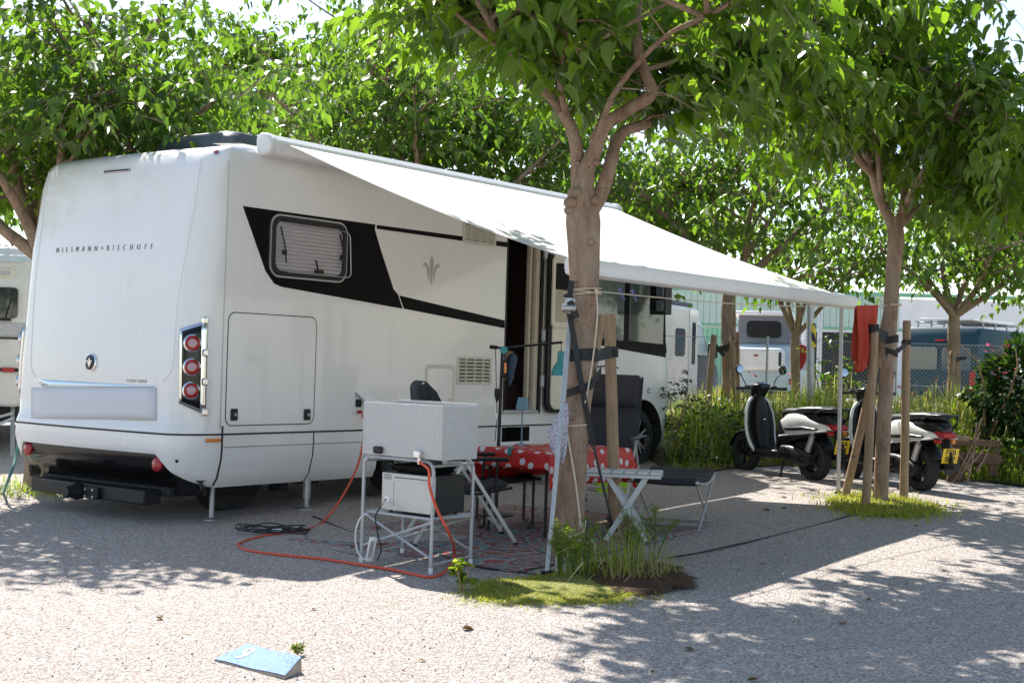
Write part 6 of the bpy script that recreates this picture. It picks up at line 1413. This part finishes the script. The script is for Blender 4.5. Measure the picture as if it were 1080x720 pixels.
vwheels(v1, (.9,5.0), 2.1)
tv = MB(); 
for z in (1.02,.85,.70): tv.tube(cr([(3.0,-1.118,z),(3.15,-1.118,z+.06),(3.25,-1.118,z-.02),(3.3,-1.118,z+.05)],4), .012, 5)
tv.build('decor_stripe', M['seam'], v1)
# --- pop-top camper seen from behind
hd_ = rad(72); q = D(803,400,36.5); v2 = thing('pop_top_camper', 'pale camper van with raised grey pop-top roof and a white box on its rear', 'campervan', (q.x, q.y, .115), hd_)
vbody(v2, [(0,.35),(0,1.0),(.12,1.72),(.3,1.84),(3.4,1.84),(3.75,1.7),(4.3,1.05),(4.55,.9),(4.6,.4)], 1.76, M['van_blue'])
pc_ = MB(); pc_.loft([[(x, y, z) for x, y, z in ((.25,-.68,1.84),(.25,.68,1.84),(3.0,.68,1.84),(3.0,-.68,1.84))], [(x, y, z) for x, y, z in ((.20,-.66,2.56),(.20,.66,2.56),(2.95,.66,2.0),(2.95,-.66,2.0))]]); pcn = pc_.build('pop_top_canvas', M['pop_canvas'], v2)
MB().prism([(.05,-.76,2.58),(3.05,-.76,2.0),(3.2,-.74,1.97),(3.2,-.74,2.04),(.08,-.76,2.68)], (0,1.52,0)).build('roof_lid', M['paint'], v2, bevel=.03)
facep(rrect(-.45,.45,1.98,2.42,.12), 'x', .205, .03, 'canvas_window', M['black'], pcn)
MB().prism([(.75,-.69,1.96),(1.5,-.69,1.96),(1.5,-.68,2.18),(.75,-.68,2.33)], (0,.02,0)).build('canvas_window', M['black'], pcn)
bx2 = MB().bb(-.72,-.06,-.62,.62,1.12,1.70).build('rear_box', M['paint_old'], v2, bevel=.10, seg=4)
MB().box((-.725,.05,1.5),(.012,.12,.05)).build('box_badge', M['red_l'], bx2, bevel=.004); MB().box((-.70,-.55,1.42),(.05,.08,.36)).build('box_lamp', M['black'], bx2, bevel=.02)
for s in (-1,1): MB().box((-.0,.76*s,.86),(.06,.09,.16)).build('tail_light', M['red_l'], v2, bevel=.02)
MB().bb(-.12,.05,-.8,.8,.42,.6).build('bumper', M['black'], v2, bevel=.03)
facep(rrect(.4,1.5,1.15,1.65,.08), 'y', -.885, .03, 'window', M['glass'], v2); facep(rrect(1.65,2.7,1.15,1.65,.08), 'y', -.885, .03, 'window', M['glass'], v2)
vwheels(v2, (.8,3.6), 1.7)
# --- dark teal van
hd_ = rad(52); q = D(990,400,35.5); v3 = thing('teal_van', 'dark teal van with a roof rack behind the chain link fence', 'van', (q.x, q.y, .115), hd_)
vbody(v3, [(0,.4),(-.02,1.1),(.10,2.15),(.25,2.36),(3.9,2.36),(4.2,2.2),(4.75,1.35),(5.4,1.1),(5.5,.5)], 1.95, M['van_teal'])
facep(rrect(-.80,-.06,1.15,1.85,.08), 'x', .0, .06, 'rear_window', M['glass_g'], v3); facep(rrect(.06,.80,1.15,1.85,.08), 'x', .0, .06, 'rear_window', M['glass_g'], v3)
MB().box((.05,.0,2.02),(.08,.25,.04)).build('brake_light', M['red_l'], v3, bevel=.01)
for s in (-1,1): MB().box((.0,.86*s,1.0),(.08,.14,.5)).build('tail_light', M['red_l'], v3, bevel=.02)
facep(rrect(.5,1.9,1.3,1.95,.08), 'y', -.975, .03, 'window', M['glass'], v3); facep([(3.1,1.3),(3.1,2.0),(3.95,2.0),(4.45,1.35)], 'y', -.975, .03, 'window', M['van_blue'], v3)
facep(rrect(2.0,3.0,.7,2.1,.08), 'y', -.976, .03, 'sliding_door', M['van_teal'], v3)
rk_ = MB()
for y in (-.85,.85): rk_.bar((.5,y,2.52),(3.6,y,2.52),.05,.04)
for x in (.7,1.6,2.5,3.4): rk_.bar((x,-.85,2.50),(x,.85,2.50),.05,.03); rk_.bar((x,-.85,2.36),(x,-.85,2.52),.04,.04); rk_.bar((x,.85,2.36),(x,.85,2.52),.04,.04)
rk_.build('roof_rack', M['steel'], v3, bevel=.005); MB().bb(.5,3.5,-.7,.7,2.54,2.60).build('solar_panel', M['paint'], v3, bevel=.01)
MB().bb(-.12,.05,-.85,.85,.45,.65).build('bumper', M['black'], v3, bevel=.03); vwheels(v3, (.95,4.5), 1.9, .34)
# --- white van farther right
hd_ = rad(20); q = D(1056,400,40); v4 = thing('white_van', 'white van half hidden by branches right of the dark teal van', 'van', (q.x, q.y, .115), hd_)
vbody(v4, [(0,.4),(0,1.9),(.15,2.0),(3.2,2.0),(3.8,1.4),(4.6,1.1),(4.7,.45)], 1.9, M['paint_old']); facep(rrect(.4,2.8,1.15,1.75,.08), 'y', -.955, .03, 'window', M['glass'], v4); vwheels(v4, (.9,3.8), 1.8); MB().bb(-.1,.05,-.85,.85,.4,.6).build('bumper', M['black'], v4, bevel=.03)
# --- unseen van and trees added on the right for the cab windows to reflect
v6 = dup(v4); v6.location = (15.5, 18.5, .115); v6.rotation_euler = (0,0,rad(100)); v6['label'] = 'white van beyond the right edge, reflected in the motorhome cab windows'
for nm_, (tx_, ty_) in (('a',(13.2,21.5)),('b',(14.5,13.0))):
    src = [o for o in SC.objects if o.get('label','').startswith('tree at the right edge')][0]; t6 = dup(src); t6.location = (tx_, ty_, .05); t6['label'] = 'unseen tree added to the right for reflections, nearer of two' if nm_ == 'b' else 'unseen tree added to the right for reflections, farther of two'
for lb_, tx_, ty_, rz_ in (('unseen tree added behind the viewer, mirrored faintly in the left of the rear panel', -13, -5, .4), ('unseen tree added behind the viewer, mirrored faintly in the middle of the rear panel', -7.5, -10, 2.), ('unseen tree added behind the viewer, mirrored faintly in the right of the rear panel', -1.5, -9, 4.)):  # unseen trees added behind the camera for the rear panel to mirror
    t6 = dup(src); t6.location = (tx_, ty_, -.4); t6.rotation_euler = (0,0,rz_); t6['label'] = lb_
# --- caravan at the left edge
hd_ = rad(100); c5 = V((-7.14, 17.25, 0)); v5 = thing('caravan', 'cream and white caravan at the left edge behind the motorhome corner', 'caravan', (c5.x, c5.y, gz(c5.x, c5.y)), hd_)
vbody(v5, [(.0,.62),(-.05,1.0),(.0,2.45),(.12,2.62),(5.6,2.62),(5.8,2.3),(5.9,1.2),(5.7,.62)], 2.3, M['paint_old'])
w5 = facep(rrect(-1.0,1.06,1.72,2.10,.05), 'x', -.05, .05, 'rear_window', M['glass'], v5); MB().box((-.06,-.85,1.70),(.04,.16,.03)).tube([(-.06,-.92,1.95),(-.07,-.86,1.72)], .008, 6).build('window_stay', M['black'], w5)
facep(rrect(-1.1,1.1,1.50,1.66,.01), 'x', -.055, .02, 'rear_trim', M['alu_sheet'], v5); facep(rrect(-1.12,1.12,2.42,2.50,.01), 'x', -.05, .04, 'blue_stripe', M['van_blue'], v5); facep(rrect(-1.1,1.1,1.46,1.485,.003), 'x', -.06, .02, 'dark_strip', M['seam'], v5)
hl = MB().prism([(-.03, y, z) for y, z in rrect(-.95,-.55,2.22,2.34,.05)], (.03,0,0)).build('grab_handle', M['cream'], v5, bevel=.01); MB().prism([(-.036, y, z) for y, z in rrect(-.90,-.60,2.245,2.31,.03)], (.01,0,0)).build('recess', M['alu_sheet'], hl)
ho = MB(); ho.loft([[(x, y, 2.60+.40*math.sin(math.pi*min(1,max(0,(y+.55)/1.6+.0)))**.6 if -.55 < y < 1.05 else 2.60) for y in np.linspace(-.56,1.06,18)]+[(x, 1.06, 2.58),(x, -.56, 2.58)] for x in (.25,.35,1.4,1.5)]); ho.build('roof_dome', M['cream'], v5)
rl5 = MB(); rl5.bb(-.10,-.05,-1.1,1.1,1.06,1.10); rl5.build('reflector_rail', M['dark'], v5); MB().bb(-.115,-.10,-1.0,-.85,1.05,1.11).build('reflector', M['red_l'], v5)
for s in (-1,1): MB().bar((.15,.95*s,.62),(-.15,1.02*s,0.0),.05,.03).build('corner_leg', M['steel'], v5, bevel=.004)
sr = MB(); sr.bar((-.1,-1.0,.55),(-.35,.1,.20),.04,.03); sr.bar((-.1,-.4,.2),(-.35,-1.05,.50),.03,.03); sr.build('steady_strut', M['steel'], v5)
vwheels(v5, (2.9,), 2.1, .3); MB().bb(.2,5.5,-1.0,1.0,.42,.64).build('underbody', M['dark'], v5)
cable('guy_line', 'green cord and strap running down to the weeds at the left edge', [D(22,440,13.2), D(17,480,12.9), D(9,505,12.7), G(4,520)+V((0,0,.01))], .014, 'rope_g', 'cord')
# ================================================================== BUILDING, FENCE, POSTS
bd_ = thing('warehouse', 'long low white and pale green warehouse behind the parked campers', 'building', (20,65,.1))
zt_ = 4.75; zb_ = 3.25
Yb = 65
def bx(px): return D(px, 390, Yb).x-20
MB().bb(bx(560), bx(1300), 0.0, 14, 0, zt_-.1).build('wall', M['wall_w'], bd_)
gp_ = MB(); n = 46; xa, xb_ = bx(640), bx(947)
for k in range(n): gp_.bb(xa+(xb_-xa)*k/n+.01, xa+(xb_-xa)*(k+1)/n-.01, -.06, .05, zb_, zt_)
gp_.build('cladding', M['wall_g'], bd_); MB().bb(bx(560), bx(1300), -.12, .1, zt_-.02, zt_+.16).build('eaves_trim', M['trim_g'], bd_); MB().bb(bx(560), bx(1300), -.10, .02, zb_-.12, zb_-.002).build('lintel_trim', M['trim_g'], bd_)
MB().bb(bx(730), bx(764), -.06, .03, 0, 3.05).build('door', M['door_g'], bd_); op = MB().bb(bx(852), bx(938), -.05, .02, 0, 3.0).build('bay_shade_panel', M['shade_open'], bd_)  # flat dark panel on the solid wall stands in for the shaded bay
ri = MB()
for px in (735,740,745,750,755,760): ri.bb(bx(px)-.03, bx(px)+.03, -.085, -.055, 0, 3.05)
ri.build('door_ribs', M['trim_g'], bd_)
g2b = thing('green_shed', 'green sheeted shed beyond the right end of the warehouse, behind the trees', 'building', (34,60,.1))
MB().bb(-1.2,9,0,6,0,3.6).build('wall', M['door_g'], g2b); MB().bb(-1.4,9.2,-.25,6.2,3.6,3.75).build('roof', M['wall_g'], g2b); rs_ = MB()
for k in range(30): rs_.bb(-1.2+k*.34,-1.12+k*.34,-.04,.02,0,3.58)
rs_.build('ribs', M['trim_g'], g2b)
# boundary fence
fx0, fx1, fy = 2.2, 11.5, 24.9; fz = .30; fh = 1.50
fn_ = thing('chain_link_fence', 'thin wire mesh fence along the back of the grass bank', 'fence', (fx0, fy, fz))
wm = MB(); sp_ = .075; k = -int(fh/sp_)
while fx0+k*sp_ < fx1:
    xa = k*sp_
    for s in (0,1):
        a = V((xa if s == 0 else xa+fh, .0+.006*s, 0)); b = V((xa+fh if s == 0 else xa, .0+.006*s, fh)); L_ = fx1-fx0
        for p_, q_ in ((a,b),(b,a)):
            if p_.x < 0 <= q_.x: t = (0-p_.x)/(q_.x-p_.x); p_ += (q_-p_)*t
            if p_.x > L_ >= q_.x: t = (L_-p_.x)/(q_.x-p_.x); p_ += (q_-p_)*t
        if max(a.x, b.x) <= 0 or min(a.x, b.x) >= L_ or (a-b).length < .02: continue
        wm.tube([a, b], .0014, 3, cap=False)
    k += 1
wm.build('wire_mesh', M['steel'], fn_, recalc=False); tp = MB(); tp.tube([(0,0,fh),(fx1-fx0,0,fh)], .006, 6); tp.tube([(0,0,fh*.5),(fx1-fx0,0,fh*.5)], .003, 5); tp.build('top_wire', M['steel'], fn_)
for k in range(5): MB().tube([(k*2.3+.05,.03,-.3),(k*2.3+.05,.03,fh+.05)], .022, 8).build('post', M['steel'], fn_)
q = D(857,400,19.0); pb = V((q.x, q.y, vz(q.x, q.y))); gp2 = thing('striped_post', 'galvanised post wrapped with yellow and black tape standing in the grass', 'post', tuple(pb))
MB().tube([pb+V((0,0,-.1)), D(854.5,300,19.0)], .052, 18).build('pole', M['steel'], gp2, world=True); MB().tube([D(856.6,366,19.0), D(856,341,19.0)], .055, 18).build('warning_tape', M['tape'], gp2, world=True)
# red jacket on the fence
q = D(845,366,24.75); jr = MB()
jr.loft([[q+V((math.cos(a)*w+dx, math.sin(a)*.07*(w/.15), z)) for a in [2*math.pi*k/14 for k in range(14)]] for z, w, dx in ((.05,.04,0),(.0,.12,0),(-.10,.15,.02),(-.22,.12,-.02),(-.34,.10,-.04),(-.42,.05,-.05))]); o = jr.build('red_jacket', M['red_cloth'], None, loc=tuple(q), sub=1); tag(o, 'red jacket hanging on the wire fence behind the first scooter', 'jacket')
# stakes at the back trees
def bst(label, x0p, y0p, x1p, y1p, Y, r=.035):
    b = D(x0p, y0p, Y); b.z = min(b.z, vz(b.x, b.y)+.0); stake('wooden_stake', label, V((b.x, b.y, vz(b.x, b.y))), D(x1p, y1p, Y), r)
bst('slanting stake left of the thick pale trunk by the white campers', 744, 430, 753, 353, 19.6, .045)
bst('stake touching the right side of the thick pale trunk by the white campers', 774, 430, 772.5, 354, 19.7, .04)
bst('thin stake right of the thick pale trunk, before the pop-top camper', 779, 430, 778, 350, 20.1, .03)
bst('stake left of the forked trunk in front of the dark teal van', 1000, 430, 1005, 370, 21.8, .05)
stb_ = MB(); band(stb_, 765, 366, 20.0, .15, .07, .35); ribbon(stb_, [D(751,361,19.6), D(764,375,19.84)], .07); ribbon(stb_, [D(765,370,19.84), D(774,355,19.66)], .07)
o = stb_.build('tie_strap', M['strap'], None, loc=tuple(D(765,366,19.9))); tag(o, 'black tie bands around the thick pale trunk by the white campers', 'strap')
stb_ = MB(); band(stb_, 1011, 378, 22.2, .12, .05, .1); ribbon(stb_, [D(1003,376,21.75), D(1012,380,22.08)], .05); o = stb_.build('tie_strap', M['strap'], None, loc=tuple(D(1011,378,22.1))); tag(o, 'black tie band on the forked trunk in front of the dark teal van', 'strap')
# wooden rack on the right
ra_ = thing('wooden_rack', 'broken brown wooden rack with dry sticks leaning on it under the flowering bush', 'rack', tuple(G(1028,508)))
Yr = G(1028,508).y
for (a, b, w) in (((1003,510),(1009,462),.10),((1047,502),(1051,466),.09),((1012,512),(1016,480),.07)): MB().bar(D(*a,Yr), D(*b,Yr), w, .05, up=(0,1,0)).build('post', M['wood_old'], ra_, world=True, bevel=.006)
for (a, b, w) in (((999,465),(1053,468),.07),((997,481.5),(1056,485),.10),((1003,478),(1052,480),.04)): MB().bar(D(*a,Yr-.06), D(*b,Yr-.05), .05, w, up=(0,0,1)).build('plank', M['wood_old'], ra_, world=True, bevel=.006)
skp = MB(); rs3 = random.Random(5)
for (a, b) in (((1006,508),(1036,440)),((1010,506),(1034,455)),((1020,508),(1030,445)),((1030,497),(1046,462)),((1012,500),(1040,470)),((1024,500),(1003,470))): skp.tube(cr([D(*a,Yr-.12), D((a[0]+b[0])/2+2,(a[1]+b[1])/2,Yr-.1), D(*b,Yr-.05)],4), [.015,.008], 6)
skp.build('dry_sticks', M['bark'], ra_, world=True); lgm = MB(); lgm.tube(cr([D(992,460,Yr-.1), D(1005,461,Yr-.08), D(1022,463,Yr-.08)],4), [.04,.03], 9); lgm.build('log', M['bark'], ra_, world=True)
# street lamp far behind
q = D(866,300,47); sl_ = thing('street_lamp', 'far grey street lamp showing between the tree crowns above the awning end', 'street lamp', (q.x, q.y, .1))
ztop = D(870,238,47).z; MB().tube([V((q.x,q.y,.1)), V((q.x,q.y,ztop-.5)), V((q.x+.05,q.y,ztop))], [.09,.05], 10).build('pole', M['steel'], sl_, world=True); MB().box((q.x+.35,q.y,ztop),(.75,.25,.12)).build('lamp_head', M['steel'], sl_, world=True, bevel=.03)
# ================================================================== CAMERA, SUN, SKY
cam = bpy.data.cameras.new('camera'); co = bpy.data.objects.new('camera', cam); COL.objects.link(co)
co.matrix_world = Matrix(((CR.x, CU.x, -CF.x, 0), (CR.y, CU.y, -CF.y, 0), (CR.z, CU.z, -CF.z, H), (0,0,0,1)))
cam.sensor_width = 36; cam.sensor_fit = 'HORIZONTAL'; cam.lens = F/1080*36; cam.clip_end = 2000; SC.camera = co
SUN_AZ, SUN_EL = rad(-25), rad(48)
sd_ = V((math.sin(SUN_AZ)*math.cos(SUN_EL), math.cos(SUN_AZ)*math.cos(SUN_EL), math.sin(SUN_EL)))
sl = bpy.data.lights.new('sun', 'SUN'); sl.energy = 4.6; sl.angle = rad(.53); sl.color = (1., .955, .885); so_ = bpy.data.objects.new('sun', sl); COL.objects.link(so_)
so_.rotation_euler = (-sd_).to_track_quat('-Z', 'Y').to_euler()
wd = bpy.data.worlds.new('World'); SC.world = wd; wd.use_nodes = True; nt = wd.node_tree; nt.nodes.clear()
sk_ = nt.nodes.new('ShaderNodeTexSky'); sk_.sky_type = 'NISHITA'; sk_.sun_disc = False; sk_.sun_elevation = SUN_EL; sk_.sun_rotation = SUN_AZ; sk_.dust_density = .5; sk_.air_density = 1.0; sk_.ozone_density = 1.0
bg = nt.nodes.new('ShaderNodeBackground'); bg.inputs[1].default_value = .105; ow_ = nt.nodes.new('ShaderNodeOutputWorld'); hsv = nt.nodes.new('ShaderNodeHueSaturation'); hsv.inputs['Saturation'].default_value = .85; nt.links.new(sk_.outputs[0], hsv.inputs['Color']); nt.links.new(hsv.outputs[0], bg.inputs[0]); nt.links.new(bg.outputs[0], ow_.inputs[0])
vs_ = SC.view_settings; vs_.view_transform = 'Standard'; vs_.look = 'None'; vs_.exposure = 1.25; vs_.gamma = 1; vs_.use_curve_mapping = False
SC.render.engine = 'CYCLES'; SC.cycles.max_bounces = 8; SC.cycles.diffuse_bounces = 4; SC.cycles.glossy_bounces = 4; SC.cycles.transmission_bounces = 6; SC.cycles.use_denoising = True
